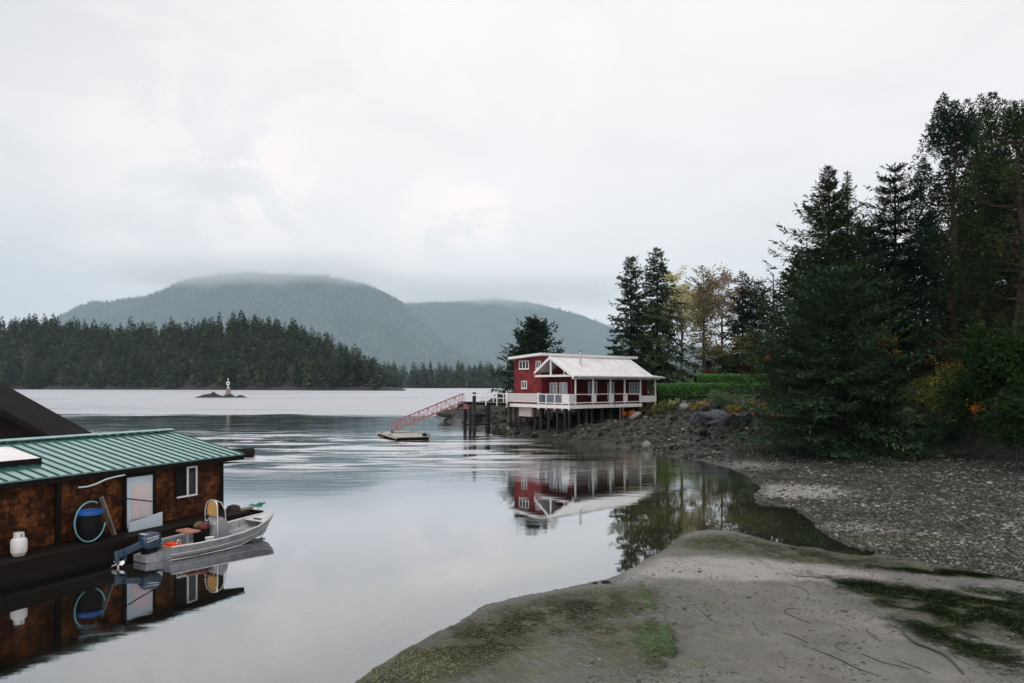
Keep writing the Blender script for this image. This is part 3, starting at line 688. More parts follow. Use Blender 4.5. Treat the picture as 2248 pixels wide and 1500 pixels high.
LM['shrub'] = leafmat('mixed_shrub_leaves', [(.2, (0.0390, 0.0650, 0.0234)), (.5, (0.0910, 0.1300, 0.0390)), (.8, (0.1950, 0.2080, 0.0650)), (.97, (0.3900, 0.3510, 0.1170))])
LM['dull'] = leafmat('dull_green_leaves', [(.2, (0.0649, 0.1035, 0.0649)), (.5, (0.1293, 0.1939, 0.1088)), (.8, (0.2201, 0.2979, 0.1552)), (.97, (0.3363, 0.4140, 0.2330))])
LM['twig'] = leafmat('pinkish_twigs', [(.2, (0.1622, 0.1217, 0.1014)), (.5, (0.2974, 0.2231, 0.1893)), (.8, (0.4056, 0.3245, 0.2704)), (.97, (0.4867, 0.4056, 0.3515))], trans=0)
LM['yshrub'] = leafmat('yellowing_shrub_leaves', [(.2, (0.0786, 0.0919, 0.0262)), (.5, (0.2096, 0.2230, 0.0576)), (.8, (0.4193, 0.3931, 0.1049)), (.97, (0.7338, 0.6028, 0.1572))])

# ================================================================== the island across the inlet and the far shore
rg = np.random.default_rng(11)
ISL_SHORE = [(-420, 853.6), (-200, 854.2), (0, 855), (200, 855.6), (420, 856.2), (640, 857), (800, 857.8), (885, 858.2)]
def isl_Y(px): return F * H / (np.interp(px, [p[0] for p in ISL_SHORE], [p[1] for p in ISL_SHORE]) - YH)
SKYL = [(-420, 700), (-60, 704), (0, 700), (60, 692), (110, 692), (150, 700), (240, 712), (330, 708), (420, 708), (480, 694), (560, 692), (620, 702), (680, 720), (730, 742), (780, 766), (820, 792), (850, 818), (875, 846), (890, 856)]
def isl_top(px): return np.interp(px, [p[0] for p in SKYL], [p[1] for p in SKYL])
# land mound
pxs = np.linspace(-420, 905, 220); tts = np.linspace(0, 1.4, 30); P2, T2 = np.meshgrid(pxs, tts)
Yb = isl_Y(P2); Y2 = Yb + T2 * 150
crest = np.maximum((YH - isl_top(P2)) / F * (Yb + 150) + H - 27, 2.5)
shelf = np.where(T2 < .05, T2 / .05 * 3.2, 3.2)
end = sstep(905, 870, P2)
Z2 = (shelf + (crest - 3) * sstep(.03, 1.0, T2) * (1 - .5 * sstep(1.05, 1.4, T2))) * end - .5 + (fbm(P2 / 9, T2 * 30, 4, 4) - .5) * 3.2 * (T2 > 0) * end - (1 - end) * 1.
ii = np.arange(P2.size).reshape(P2.shape); qq = np.stack([ii[:-1, :-1], ii[:-1, 1:], ii[1:, 1:], ii[1:, :-1]], -1).reshape(-1, 4)
rockm = paint('shore_rock', (.022, .021, .02), .9, .6, .25, .8, 1., dirt=(.05, .048, .045)); M['farrock'] = rockm
X2 = (P2 - CX) / F * Y2
tag(link('island_ground', mesh_np('island_ground', np.stack([X2.ravel(), Y2.ravel(), Z2.ravel()], 1), qq, rockm, True)), kind='structure')
# far shore land
pxs = np.linspace(700, 2600, 160); tts = np.linspace(0, 1, 10); P3, T3 = np.meshgrid(pxs, tts)
YF = F * H / (852.6 - YH); Y3 = YF + T3 * 260
Z3 = np.minimum(T3 / .08, 1) * 2.5 - .3 + T3 * 22; X3 = (P3 - CX) / F * Y3
ii = np.arange(P3.size).reshape(P3.shape); qq = np.stack([ii[:-1, :-1], ii[:-1, 1:], ii[1:, 1:], ii[1:, :-1]], -1).reshape(-1, 4)
tag(link('far_shore_land', mesh_np('far_shore_land', np.stack([X3.ravel(), Y3.ravel(), Z3.ravel()], 1), qq, rockm, True)), kind='structure')

def far_tree(seed, Ht=30., Rd=4.6, nb=95):
    rg = np.random.default_rng(seed); f = np.sort(rg.random(nb)) ** .85; az = rg.random(nb) * 6.283
    Lb = Rd * ((1 - f) ** .62) * rg.uniform(.6, 1.25, nb) + .35
    z = 3 + (Ht - 3) * f
    O = np.stack([np.cos(az) * Lb * .15, np.sin(az) * Lb * .15, z], -1)
    D = unit(np.stack([np.cos(az), np.sin(az), rg.normal(-.25, .22, nb) + .7 * f ** 3], -1))
    V, Fq = leafquads(O, D, Lb, Lb * rg.uniform(.5, .85, nb), rg, .6)
    # second layer of small sprays for a broken outline
    O2 = O + D * (Lb * rg.uniform(.4, .9, nb))[:, None]; D2 = unit(D + rg.normal(0, .5, (nb, 3)))
    V2, F2 = leafquads(O2, D2, Lb * .5, Lb * .25, rg, .8)
    V = np.concatenate([V, V2]); Fq = np.concatenate([Fq, F2 + 4 * nb]); O3 = np.array([[0, 0, Ht - 2.2]]*3); D3 = unit(rg.normal(0, .08, (3, 3)) + [0, 0, 1])
    V3, F3 = leafquads(O3, D3, np.full(3, 2.6), np.full(3, .9), rg, .5)
    V = np.concatenate([V, V3]); Fq = np.concatenate([Fq, F3 + 8 * nb]); n0 = len(V)
    aa = np.array([0, 2.09, 4.19]); V4 = np.concatenate([np.stack([.38 * np.cos(aa), .38 * np.sin(aa), np.zeros(3) - .5], 1), np.stack([.04 * np.cos(aa), .04 * np.sin(aa), np.full(3, Ht - 1.)], 1)])
    F4 = np.array([[0, 1, 4, 3], [1, 2, 5, 4], [2, 0, 3, 5]]) + n0
    return np.concatenate([V, V4]), np.concatenate([Fq, F4])
shapes = []
for k in range(9):
    V, Fq = far_tree(100 + k, Rd=(5.2, 6.6, 4.4, 6.0, 7.4, 5.6, 4.9, 6.6, 5.8)[k], nb=(120, 140, 105, 130, 150, 125, 115, 140, 130)[k])
    shapes.append((V, Fq))
meshes = [mesh_np('far_conifer', V, Fq, LM['far']) for V, Fq in shapes]
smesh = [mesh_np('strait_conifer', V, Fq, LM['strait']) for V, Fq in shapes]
greym = leafmat('grey_dead_branches', [(.2, (.1, .1, .085)), (.5, (.19, .19, .16)), (.8, (.28, .28, .24)), (.97, (.36, .36, .31))], nscale=.05, trans=0)
V, Fq = far_tree(300, Rd=3.6, nb=60); V = V.copy()
dead = mesh_np('dead_conifer', V, np.concatenate([Fq[:60], Fq[-3:]]), greym)
IL = 'dark green conifer standing in the dense forest on the island across the inlet'
def island_tree(px, tt):
    Yb = isl_Y(px); Y = Yb + 3 + tt * 150; top = (YH - isl_top(px)) / F * (Yb + 150) + H
    hgt = rg.uniform(23, 36) if top > 36 else max(top - 1, 4) * rg.uniform(.72, 1.08)
    g0 = 2.2 + max(top - 27 - 3, 0) * float(sstep(.03, 1., np.array(tt)))
    return (px - CX) / F * Y, Y, g0 - 1, hgt
n_i = 0
for k in range(225):
    px = rg.uniform(-60, 872) if k > 60 else -55 + k * 15.4 + rg.uniform(-4, 4)
    tt = rg.random() ** 1.4 * .9 if k > 60 else rg.uniform(.78, 1.)
    x, y, z, h = island_tree(px, tt)
    if k <= 60: h *= rg.uniform(.9, 1.25)
    o = link('island_conifer', meshes[rg.integers(9)], None, (x, y, z)); s = h / 30
    o.scale = (s * rg.uniform(.85, 1.2),) * 2 + (s,); o.rotation_euler = (0, 0, rg.uniform(0, 6.28))
    tag(o, IL, 'tree', 'conifers of the island forest')
for (px, tt, h, lb) in ((541, .05, 27, 'bleached grey dead conifer on the island shore just behind the beacon'), (133, .02, 15, 'small pale grey snag at the water edge of the island forest'),
                    (390, .12, 26, 'pale grey bare tree in the middle of the island forest'), (265, .3, 22, 'thin whitish dead treetop among dark conifers of the island')):
    x, y, z, _ = island_tree(px, tt); o = link('dead_conifer', dead, None, (x, y, z)); s = h / 30; o.scale = (s, s, s); tag(o, lb, 'tree')
def mass(name, items, shp, leafm, label):
    Vs, Fs, n0 = [], [], 0
    for (x, y, z, h) in items:
        V, Fq = shp[rg.integers(len(shp))]; s = h / 30; a = rg.uniform(0, 6.28); c, sn = math.cos(a), math.sin(a); wd = s * rg.uniform(.85, 1.25)
        Vx = np.stack([(V[:, 0] * c - V[:, 1] * sn) * wd + x, (V[:, 0] * sn + V[:, 1] * c) * wd + y, V[:, 2] * s + z], 1)
        Vs.append(Vx); Fs.append(Fq + n0); n0 += len(V)
    tag(link(name, mesh_np(name, np.concatenate(Vs), np.concatenate(Fs), leafm)), label, 'forest', kind='stuff')
items = []
for k in range(900):
    px = rg.uniform(-420, 868); tt = rg.random() ** .9 * 1.0
    x, y, z, h = island_tree(px, tt); items.append((x, y, z, h * .93))
mass('island_forest', items, shapes, LM['far'], 'dense mass of dark conifers filling the island')
items = []
for k in range(420):
    px = rg.uniform(760, 2300); tt = rg.random(); Y = YF + 10 + tt * 230
    items.append(((px - CX) / F * Y, Y, 1.5 + tt * 20, rg.uniform(26, 40)))
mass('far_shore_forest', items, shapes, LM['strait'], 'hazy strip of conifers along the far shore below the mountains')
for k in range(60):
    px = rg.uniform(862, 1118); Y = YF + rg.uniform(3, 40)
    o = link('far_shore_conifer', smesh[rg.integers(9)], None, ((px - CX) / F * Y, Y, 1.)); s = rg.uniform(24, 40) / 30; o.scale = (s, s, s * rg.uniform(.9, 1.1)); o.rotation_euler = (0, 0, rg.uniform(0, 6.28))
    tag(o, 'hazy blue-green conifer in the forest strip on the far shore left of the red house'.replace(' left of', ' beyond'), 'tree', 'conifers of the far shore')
# ================================================================== red house on its deck over the rocks
AL = R(40); HC = (5.38, 64.0)
def hw(a, b): return (HC[0] + a * math.cos(AL) - b * math.sin(AL), HC[1] + a * math.sin(AL) + b * math.cos(AL))
def zland(x, y): return float(land(np.array([x]), np.array([y]))[0][0])
house = thing('red_house', 'red shingled waterfront house with white metal roof and white railed deck on piles', 'house', (HC[0], HC[1], 0), AL)
DZ = 3.2
up = MB(); up.box(1.0, 15.0, 5.0, 9.2, 2.7, 7.72)
wall = up.build('upper_storey', M['red_shingle'], house)
# mono-pitch roof of the two-storey part
rf = MB(); ro = [(.45, 4.55, 8.02), (15.4, 4.55, 8.02), (15.4, 9.6, 7.74), (.45, 9.6, 7.74)]
rf.add(ro + [(x, y, z + .26) for x, y, z in ro], [(3, 2, 1, 0), (4, 5, 6, 7), (0, 1, 5, 4), (1, 2, 6, 5), (2, 3, 7, 6), (3, 0, 4, 7)])
rf.build('upper_roof', M['white'], house)
st = MB(); st.prism([(1.0, 5.0, 7.72), (1.0, 9.2, 7.72), (1.0, 9.2, 7.75), (1.0, 5.0, 7.985)], (14.0, 0, 0)); st.build('wall_head', M['red_shingle'], house)
# single-storey part: gable wall set back behind the open truss
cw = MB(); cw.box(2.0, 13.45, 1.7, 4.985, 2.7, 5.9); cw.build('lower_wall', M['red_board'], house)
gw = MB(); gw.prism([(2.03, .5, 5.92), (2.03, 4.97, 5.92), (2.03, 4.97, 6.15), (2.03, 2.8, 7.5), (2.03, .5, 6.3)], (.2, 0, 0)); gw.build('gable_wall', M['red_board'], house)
cor = MB(); cor.box(1.9, 2.06, 1.58, 1.74, 3.2, 5.9); cor.build('corner_board', M['red_shingle'], house)
RB, RZ, EB, EZ = 2.8, 7.74, -.4, 5.86
def slab(p0, p1, p2, p3, th): return [p0, p1, p2, p3], th
rm = MB(); s1 = [(.2, EB, EZ), (12.0, EB, EZ), (12.0, RB, RZ), (.2, RB, RZ)]; s2 = [(.2, RB, RZ), (12.0, RB, RZ), (12.0, 4.97, 6.35), (.2, 4.97, 6.35)]
for s in (s1, s2): rm.add(s + [(x, y, z + .1) for x, y, z in s], [(3, 2, 1, 0), (4, 5, 6, 7), (0, 1, 5, 4), (1, 2, 6, 5), (2, 3, 7, 6), (3, 0, 4, 7)])
sl = math.hypot(RB - EB, RZ - EZ)
for k in range(1, 30):        # standing seams
    a = .2 + 11.8 * k / 30
    rm.bar((a, EB + .02, EZ + .115), (a, RB - .02, RZ + .115), .035, .035, (0, -.5, .86))
roof = rm.build('roof', M['white_roof'], house)
rc = MB(); rc.bar((.18, RB, RZ + .14), (12.02, RB, RZ + .14), .24, .05); rc.build('ridge_cap', M['white'], roof)
ch = MB(); ch.lathe([(.1, 6.75), (.1, 8.3), (.1, 8.32)], 2.7, 1.2, 12); chm = ch.build('chimney_pipe', M['pale_metal'], house, True)
cp = MB(); cp.lathe([(.13, 8.33), (.17, 8.36), (.17, 8.43), (.03, 8.5)], 2.7, 1.2, 12); cp.build('cap', M['greywood'], chm, True)
fl = MB(); fl.lathe([(.22, 6.72), (.2, 6.86), (.11, 7.02)], 2.7, 1.2, 12); fl.build('flashing', M['pale_metal'], chm, True)
# truss: barge boards, tie beam, king post
tr = MB()
for (b1, z1) in ((EB - .05, EZ - .03), (5.05, 6.28)):
    tr.bar((.12, RB, RZ + .0), (.12, b1, z1), .14, .26, (1, 0, 0)) if False else tr.prism([(.06, RB, RZ + .12), (.06, b1, z1 + .12), (.06, b1, z1 - .14), (.06, RB, RZ - .17)], (.12, 0, 0))
tr.build('barge_boards', M['white'], house)
tb = MB(); tb.box(.19, .31, -.2, 5.1, 5.86, 6.06); tb.build('tie_beam', M['white'], house)
kp = MB(); kp.box(.2, .3, RB - .09, RB + .09, 6.062, 7.56); kp.build('king_post', M['white'], house)
sw = MB(); sw.box(.2, .3, .92, 1.0, 6.062, 6.5); sw.build('stud', M['white'], house)
# porch eave, its flat skirt and gutter
pe = MB(); pe.box(.5, 13.6, -.02, .2, 5.62, 5.8); pe.build('eave_beam', M['white'], house)
sk = MB(); s = [(12.02, EB, EZ - .02), (13.75, EB, EZ - .02), (13.75, 1.69, 6.1), (12.02, 1.69, 6.1)]
sk.add(s + [(x, y, z + .09) for x, y, z in s], [(3, 2, 1, 0), (4, 5, 6, 7), (0, 1, 5, 4), (1, 2, 6, 5), (2, 3, 7, 6), (3, 0, 4, 7)]); sk.build('porch_roof', M['white_roof'], house)
gt = MB(); gt.box(.9, 13.8, EB - .13, EB - .005, EZ - .1, EZ + .03); gt.build('gutter', M['pale_metal'], house)
dp = MB(); dp.tube([(6.35, EB - .06, EZ - .1), (6.3, -.05, EZ - .5), (6.3, -.06, 2.6)], .035, 6); dp.build('downpipe', M['black'], house)
# deck
dk = MB(); dk.box(.02, 10.45, .02, 9.22, 3.02, DZ); dk.build('deck_floor', M['greywood'], house)
fa = MB(); fa.box(-.06, .0, -.06, 9.3, 2.84, 3.16); fa.box(.002, 10.5, -.06, .0, 2.84, 3.16); fa.box(.002, 1.0, 9.24, 9.3, 2.84, 3.16); fa.build('deck_fascia', M['white'], house)
def rail(name, m, boxes):
    mb = MB()
    for bx in boxes: mb.box(*bx)
    return mb.build(name, m, house)
RT = 4.22
rail('railing', M['white'], [(-.03, .05, 4.35, 9.25, RT - .08, RT), (-.02, .04, 4.35, 9.25, 3.36, 3.42)] + [(-.01, .03, 4.5 + .155 * k, 4.585 + .155 * k, 3.42, RT - .08) for k in range(31)])
rail('railing', M['white'], [(-.03, .05, -.03, 4.25, RT - .08, RT), (-.03, .05, -.03, 4.25, 3.3, 3.38), (-.03, .05, 1.9, 1.98, 3.38, RT - .08), (-.03, .05, 3.1, 3.18, 3.38, RT - .08)])
for b0 in (.92, 1.98, 3.18):
    x = MB(); x.box(0, .02, b0, b0 + (.98 if b0 < 1 else 1.1), 3.38, RT - .08); x.build('glass_panel', M['rail_glass'], house)
x = MB(); x.box(-.012, .03, .06, .92, 3.38, RT - .08); x.build('solid_panel', M['white'], house)
rail('railing', M['white'], [(.06, .86, -.03, .05, RT - .08, RT), (.06, .86, -.02, .04, 3.3, 3.36)] + [(.1 + .13 * k, .18 + .13 * k, -.01, .03, 3.36, RT - .08) for k in range(6)])
fr = [(.98, 10.4, -.03, .05, RT - .07, RT), (.98, 10.4, -.03, .05, 3.34, 3.42)]
rail('railing', M['white'], fr)
rail('railing', M['white'], [(.06, 1.0, 9.18, 9.26, RT - .08, RT), (.06, 1.0, 9.19, 9.25, 3.36, 3.42)] + [(.12 + .16 * k, .19 + .16 * k, 9.2, 9.24, 3.42, RT - .08) for k in range(5)])
for b in (4.3, 9.26):
    x = MB(); x.box(-.1, .06, b - .09, b + .07, 2.7, RT + .08); x.build('rail_post', M['white'], house)
for b in (1.94, 3.14, .9, -.02):
    x = MB(); x.box(-.1, -.032, b - .05, b + .05, 2.68, RT - .1); x.build('rail_post', M['white'], house)
POSTS = (.9, 3.34, 5.83, 7.95, 10.45, 12.85)
for a in POSTS:
    x = MB(); x.box(a - .06, a + .06, .04, .16, 2.9 if a > 11 else DZ, 5.62); x.build('porch_post', M['white'], house)
for a in POSTS[1:5]:
    x = MB(); x.box(a - .3, a - .062, -.01, .03, 3.42, RT - .07)
    if a < 10: x.box(a + .062, a + .34, -.01, .03, 3.42, RT - .07)
    x.build('panel_board', M['white'], house)
# windows and doors: (wall 'a' faces the gable side, 'b' faces the porch)
def window(kind, side, pos, u0, u1, z0, z1, cols, rows, glassm, name='window'):
    mb = MB(); t_ = .07
    def bx(m, ua, ub, za, zb, d0, d1):
        if side == 'a': m.box(pos - d1, pos - d0, ua, ub, za, zb)
        else: m.box(ua, ub, pos - d1, pos - d0, za, zb)
    bx(mb, u0, u0 + t_, z0, z1, 0.003, .07); bx(mb, u1 - t_, u1, z0, z1, 0.003, .07); bx(mb, u0 + t_, u1 - t_, z1 - t_, z1, 0.003, .07); bx(mb, u0 + t_, u1 - t_, z0, z0 + (t_ if kind == 'w' else .25), 0.003, .07)
    for k in range(1, cols): u = u0 + (u1 - u0) * k / cols; w_ = .045 if (kind == 'd' or cols <= 3) else .02; bx(mb, u - w_, u + w_, z0 + t_, z1 - t_, .012, .06)
    for k in range(1, rows): z = z0 + (z1 - z0) * k / rows; bx(mb, u0 + t_, u1 - t_, z - .016, z + .016, .02, .05)
    f = mb.build(name, M['white'], house)
    gmb = MB(); bx(gmb, u0 + .03, u1 - .03, z0 + .03, z1 - .03, .006, .03); gmb.build('pane', glassm, f)
    if kind == 'w': s_ = MB(); bx(s_, u0 - .05, u1 + .05, z0 - .06, z0 - .002, .003, .1); s_.build('sill', M['white'], f)
    return f
window('w', 'a', 1.0, 6.85, 8.35, 6.72, 7.58, 3, 1, M['glass'])
window('w', 'a', 1.0, 5.05, 5.75, 6.75, 7.5, 2, 1, M['glass'])
window('w', 'a', 1.0, 7.15, 7.95, 4.72, 5.5, 2, 1, M['glass'])
window('w', 'a', 2.0, 3.68, 4.78, 4.12, 5.3, 2, 3, M['glass_pale'])
dr = window('d', 'a', 2.0, 2.28, 3.36, DZ + .01, 5.32, 2, 1, M['glass_pale'], 'door')
window('w', 'b', 1.7, 4.3, 5.55, 4.12, 5.42, 2, 1, M['glass_pale'])
window('d', 'b', 1.7, 7.15, 8.1, DZ + .01, 5.36, 1, 1, M['glass_pale'], 'door')
window('w', 'b', 1.7, 10.5, 12.3, 4.1, 5.36, 4, 3, M['glass_pale'])
# white painted wall piece at the end of the deck, footing, ladder
x = MB(); x.box(10.56, 12.9, -.02, .2, 3.3, 3.95); x.build('end_wall', M['white'], house)
x = MB(); x.box(.25, 1.5, 5.65, 7.55, 1.9, 2.83); x.build('footing', M['concrete'], house)
x = MB()
for a in (7.0, 7.5): x.bar((a, -.1, 1.5), (a, -.1, 2.83), .05)
for k in range(5): x.bar((7.0, -.1, 1.6 + .26 * k), (7.5, -.1, 1.6 + .26 * k), .04)
x.build('ladder', M['greywood'], house)
rg2 = random.Random(5)
for (a, b) in ((.3, 9.0), (.3, 8.2), (.5, 7.75), (.3, 5.2), (.3, 4.3), (.3, 3.1), (.3, 1.9), (.3, .9), (.25, .25), (1.5, .3), (2.6, .3), (3.6, .5), (4.8, .3), (6.1, .3), (8.0, .3), (9.6, .3), (3, 3), (5, 3), (7.5, 3), (3, 6.2), (5.5, 6), (2, 8.3), (4.5, 8.5)):
    X_, Y_ = hw(a, b); z0 = zland(X_, Y_) - .5
    r_ = rg2.uniform(.09, .15)
    x = MB(); x.tube([(a + rg2.uniform(-.1, .1), b, z0), (a, b, 3.02)], [r_ * 1.15, r_], 9); x.build('pile', M['pile'], house, True)

# ================================================================== pier, gangway and float
pier = thing('pier', 'narrow timber pier with white posts running from the house deck to tall piles', 'pier')
A0 = Vector((-.45, 70.95, 3.2)); A1 = Vector((-4.75, 69.55, 3.36))
dirp = (A1 - A0).normalized(); sp_ = Vector((-dirp.y, dirp.x, 0)) * .55
x = MB(); x.bar(A0 - sp_ + Vector((0, 0, -.14)), A1 - sp_ + Vector((0, 0, -.14)), .12, .26); x.bar(A0 + sp_ + Vector((0, 0, -.14)), A1 + sp_ + Vector((0, 0, -.14)), .12, .26); x.build('stringers', M['darkwood'], pier)
x = MB()
for k in range(30):
    q0 = A0.lerp(A1, (k + .5) / 30); x.bar(q0 - sp_ * 1.15 + Vector((0, 0, .02)), q0 + sp_ * 1.15 + Vector((0, 0, .02)), .13, .05)
x.build('planks', M['greywood'], pier)
for k in (0.06, .3, .56, .8):
    for sgn in (-1, 1):
        q0 = A0.lerp(A1, k) + sp_ * 1.12 * sgn
        x = MB(); x.box(q0.x - .05, q0.x + .05, q0.y - .05, q0.y + .05, q0.z - .3, q0.z + .95); x.build('post', M['white'], pier)
for sgn in (-1, 1):
    for dz in (.5, .95):
        x = MB(); x.bar(A0.lerp(A1, .03) + sp_ * 1.12 * sgn + Vector((0, 0, dz)), A0.lerp(A1, .82) + sp_ * 1.12 * sgn + Vector((0, 0, dz)), .05, .07); x.build('rail', M['white'], pier)
for (px, py, zt, r_) in ((1021, 953, 2.65, .17), (1032, 957, 3.0, .15), (1041, 958, 4.35, .17), (1071, 951, 3.05, .24), (1111, 940, 2.9, .12)):
    X_, Y_ = ground_pt(px, py); x = MB(); x.tube([(X_, Y_, -1.6), (X_, Y_, zt)], [r_ * 1.08, r_], 10); pl = x.build('pile', M['pile'], pier, True)
    if zt > 4: x = MB(); x.lathe([(r_ * .8, zt - .36), (r_ * 1.06, zt - .34), (r_ * 1.06, zt - .18), (r_ * .8, zt - .16)], X_, Y_, 10); x.build('white_band', M['white'], pl, True)
x = MB(); P0 = Vector((*ground_pt(1021, 953), 1.9)); P1 = Vector((*ground_pt(1071, 951), 1.9)); x.bar(P0, P1, .1, .12); P0.z = P1.z = .95; x.bar(P0, P1, .1, .14); x.build('brace', M['darkwood'], pier)
x = MB(); X_, Y_ = ground_pt(1027, 955); x.box(X_ - .45, X_ + .35, Y_ - .3, Y_ + .3, 2.66, 3.18); x.build('hinge_block', M['red_metal'], pier)

gang = thing('gangway', 'long red lattice gangway sloping from the pier down to the small float', 'gangway')
G0 = Vector((-4.95, 69.5, 3.36)); G1 = Vector((-11.95, 68.0, .5)); gd = (G1 - G0); gs = Vector((-gd.y, gd.x, 0)).normalized() * .55; NB = 16
for sgn in (-1, 1):
    x = MB(); o_ = gs * sgn; hgt = Vector((0, 0, .86))
    x.bar(G0 + o_, G1 + o_, .07, .1); x.bar(G0 + o_ + hgt, G1 + o_ + hgt, .055, .06)
    for k in range(NB + 1):
        p_ = G0.lerp(G1, k / NB) + o_; x.bar(p_, p_ + hgt, .04)
        if k < NB:
            q_ = G0.lerp(G1, (k + 1) / NB) + o_
            x.bar(p_, q_ + hgt, .032) if k % 2 else x.bar(p_ + hgt, q_, .032)
    x.build('side_truss', M['red_metal'], gang)
x = MB(); x.bar(G0, G1, 1.0, .04); x.build('walkway', M['greywood'], gang)
x = MB(); x.tube([G1 + gs * 1.1 + Vector((0, 0, -.08)), G1 - gs * 1.1 + Vector((0, 0, -.08))], .1, 10); x.build('roller', M['black'], gang)

flt = thing('float', 'low pale timber float moored under the lower end of the red gangway', 'float', (-13.7, 69.5, 0), math.atan2(-.915, .404))
x = MB()
for k in range(26): x.box(.31 * k, .31 * k + .285, 0, 3.05, .26, .32)
x.build('planks', M['palewood'], flt)
x = MB(); x.box(.05, 8.0, .05, .4, .0, .258); x.box(.05, 8.0, 2.6, 3.0, .0, .258); x.box(.05, .4, .41, 2.59, .0, .257); x.box(7.6, 8.0, .41, 2.59, .0, .257); x.build('frame', M['darkwood'], flt)
x = MB(); x.box(-.02, 8.1, -.1, -.005, .16, .37); x.box(-.02, 8.1, 3.055, 3.15, .16, .37); x.build('bull_rail', M['palewood'], flt)
for (a, b) in ((2.2, -.06), (5.6, -.06), (7.6, 3.1)):
    x = MB(); x.box(a, a + .25, b - .05, b + .05, .371, .46); x.build('cleat', M['black'], flt)
x = MB(); X_, Y_ = -8.0, 63.9; x.lathe([(.22, .05), (.26, .2), (.22, .52), (.05, .6)], 7.7, 2.7, 12); x.build('fender_tyre', M['black'], flt, True)

# ================================================================== beacon on its reef
bx_, by_ = ground_pt(501, 873.2)
reef = MB(); n_ = 40
gx_, gy_ = np.meshgrid(np.linspace(-16, 10, 60), np.linspace(-5, 5, 24))
gz_ = (2.1 * np.exp(-((gx_ + 6) / 3.5) ** 2) + 1.7 * np.exp(-((gx_ - .3) / 2) ** 2) + .9 * np.exp(-((gx_ + 11) / 2.5) ** 2) + 1.2 * np.exp(-((gx_ - 5) / 2.6) ** 2)) * np.exp(-(gy_ / 2.6) ** 2) * (.5 + fbm(gx_ * .7, gy_ * .7, 8, 4)) - .3
ii = np.arange(gx_.size).reshape(gx_.shape); qq = np.stack([ii[:-1, :-1], ii[:-1, 1:], ii[1:, 1:], ii[1:, :-1]], -1).reshape(-1, 4)
tag(link('reef', mesh_np('reef', np.stack([gx_.ravel() + bx_, gy_.ravel() + by_, gz_.ravel()], 1), qq, M['farrock'], True)), kind='structure')
bc = thing('beacon', 'white navigation beacon with a round daymark standing on the dark reef', 'beacon', (bx_, by_, .6))
x = MB(); x.lathe([(1.25, -1), (1.15, 1.2), (.85, 2.2), (.7, 3.0)], 0, 0, 10); x.build('base', M['greywood'], bc, True)
x = MB(); x.tube([(0, 0, 2.9), (0, 0, 6.6)], .16, 8); x.build('pole', M['white'], bc, True)
x = MB()
for s_ in (-1, 1): x.bar((s_ * .7, 0, 2.9), (s_ * .1, 0, 4.4), .1)
x.build('brace', M['white'], bc)
x = MB(); x.prism([((.75) * math.cos(a), -.22, 5.2 + .85 * math.sin(a)) for a in np.linspace(0, 2 * np.pi, 21)[:-1]], (0, .06, 0)); dm = x.build('daymark', M['white'], bc)
x = MB(); x.prism([((.3) * math.cos(a), -.26, 5.2 + .34 * math.sin(a)) for a in np.linspace(0, 2 * np.pi, 17)[:-1]], (0, .035, 0)); x.build('symbol', M['black'], dm)
x = MB(); x.lathe([(.25, 6.6), (.3, 6.7), (.26, 7.15), (.06, 7.3)], 0, 0, 10); x.build('lantern', M['pale_metal'], bc, True)
# ================================================================== shingled houseboat
TH = R(64.8); HB = (-10.33, 24.36)
hb = thing('houseboat', 'floating cabin with orange cedar shingles under a green ribbed metal roof', 'houseboat', (*HB, 0), TH)
def hbw(x, y): return (HB[0] + x * math.cos(TH) - y * math.sin(TH), HB[1] + x * math.sin(TH) + y * math.cos(TH))
m, t, out = nt('green_roof_metal'); g = NG(t)
tc = g.n('ShaderNodeTexCoord').outputs['Object']
c = g.mix(g.noise(tc, .9, 5, .6), (.002, .085, .065), (.006, .12, .095)); c = g.mix(g.maprange(g.noise(tc, 3, 8, .7), .58, .74, 0, .5), c, (.05, .14, .12))
p = g.n('ShaderNodeBsdfPrincipled', ins={'Base Color': c, 'Roughness': .5})
gl = g.n('ShaderNodeBsdfGlossy', ins={'Color': (.64, .80, .785, 1), 'Roughness': g.maprange(g.noise(tc, 1.2, 4), .3, .7, .12, .24, False)})
bm_ = g.bump(g.noise(g.mapping(tc, (.6, 3, 3)), 1., 4), .05, .03); g.lk(bm_, gl.inputs['Normal'])
mx = g.n('ShaderNodeMixShader', ins={0: g.maprange(g.noise(g.mapping(tc, (2.4, .35, .35)), 1.5, 7, .7), .35, .65, .48, .74, False), 1: p.outputs[0], 2: gl.outputs[0]}); g.lk(mx.outputs[0], out.inputs[0]); ROOFM = m
SEAMM = paint('dark_green_seam', (.003, .05, .04), .6, .2, 3, .02)
L0 = -14.0
x = MB(); x.box(L0, 0, .0, 7.4, .62, 2.5); x.prism([(-.001, 0, 2.5), (-.001, 7.4, 2.5), (-.001, 3.7, 3.15)], (-.15, 0, 0)); x.build('wall', M['cedar'], hb)
EY, EZB, RY, RZB = -.25, 2.5, 3.65, 3.23
x = MB()
for s in ([(L0 - .5, EY, EZB), (.8, EY, EZB), (.8, RY, RZB), (L0 - .5, RY, RZB)], [(L0 - .5, RY, RZB), (.8, RY, RZB), (.8, 7.55, EZB), (L0 - .5, 7.55, EZB)]):
    x.add(s + [(a, b, z + .045) for a, b, z in s], [(3, 2, 1, 0), (4, 5, 6, 7), (0, 1, 5, 4), (1, 2, 6, 5), (2, 3, 7, 6), (3, 0, 4, 7)])
rf_ = x.build('roof', ROOFM, hb); x = MB()
rib_n = int((14.5 + .8) / .33)
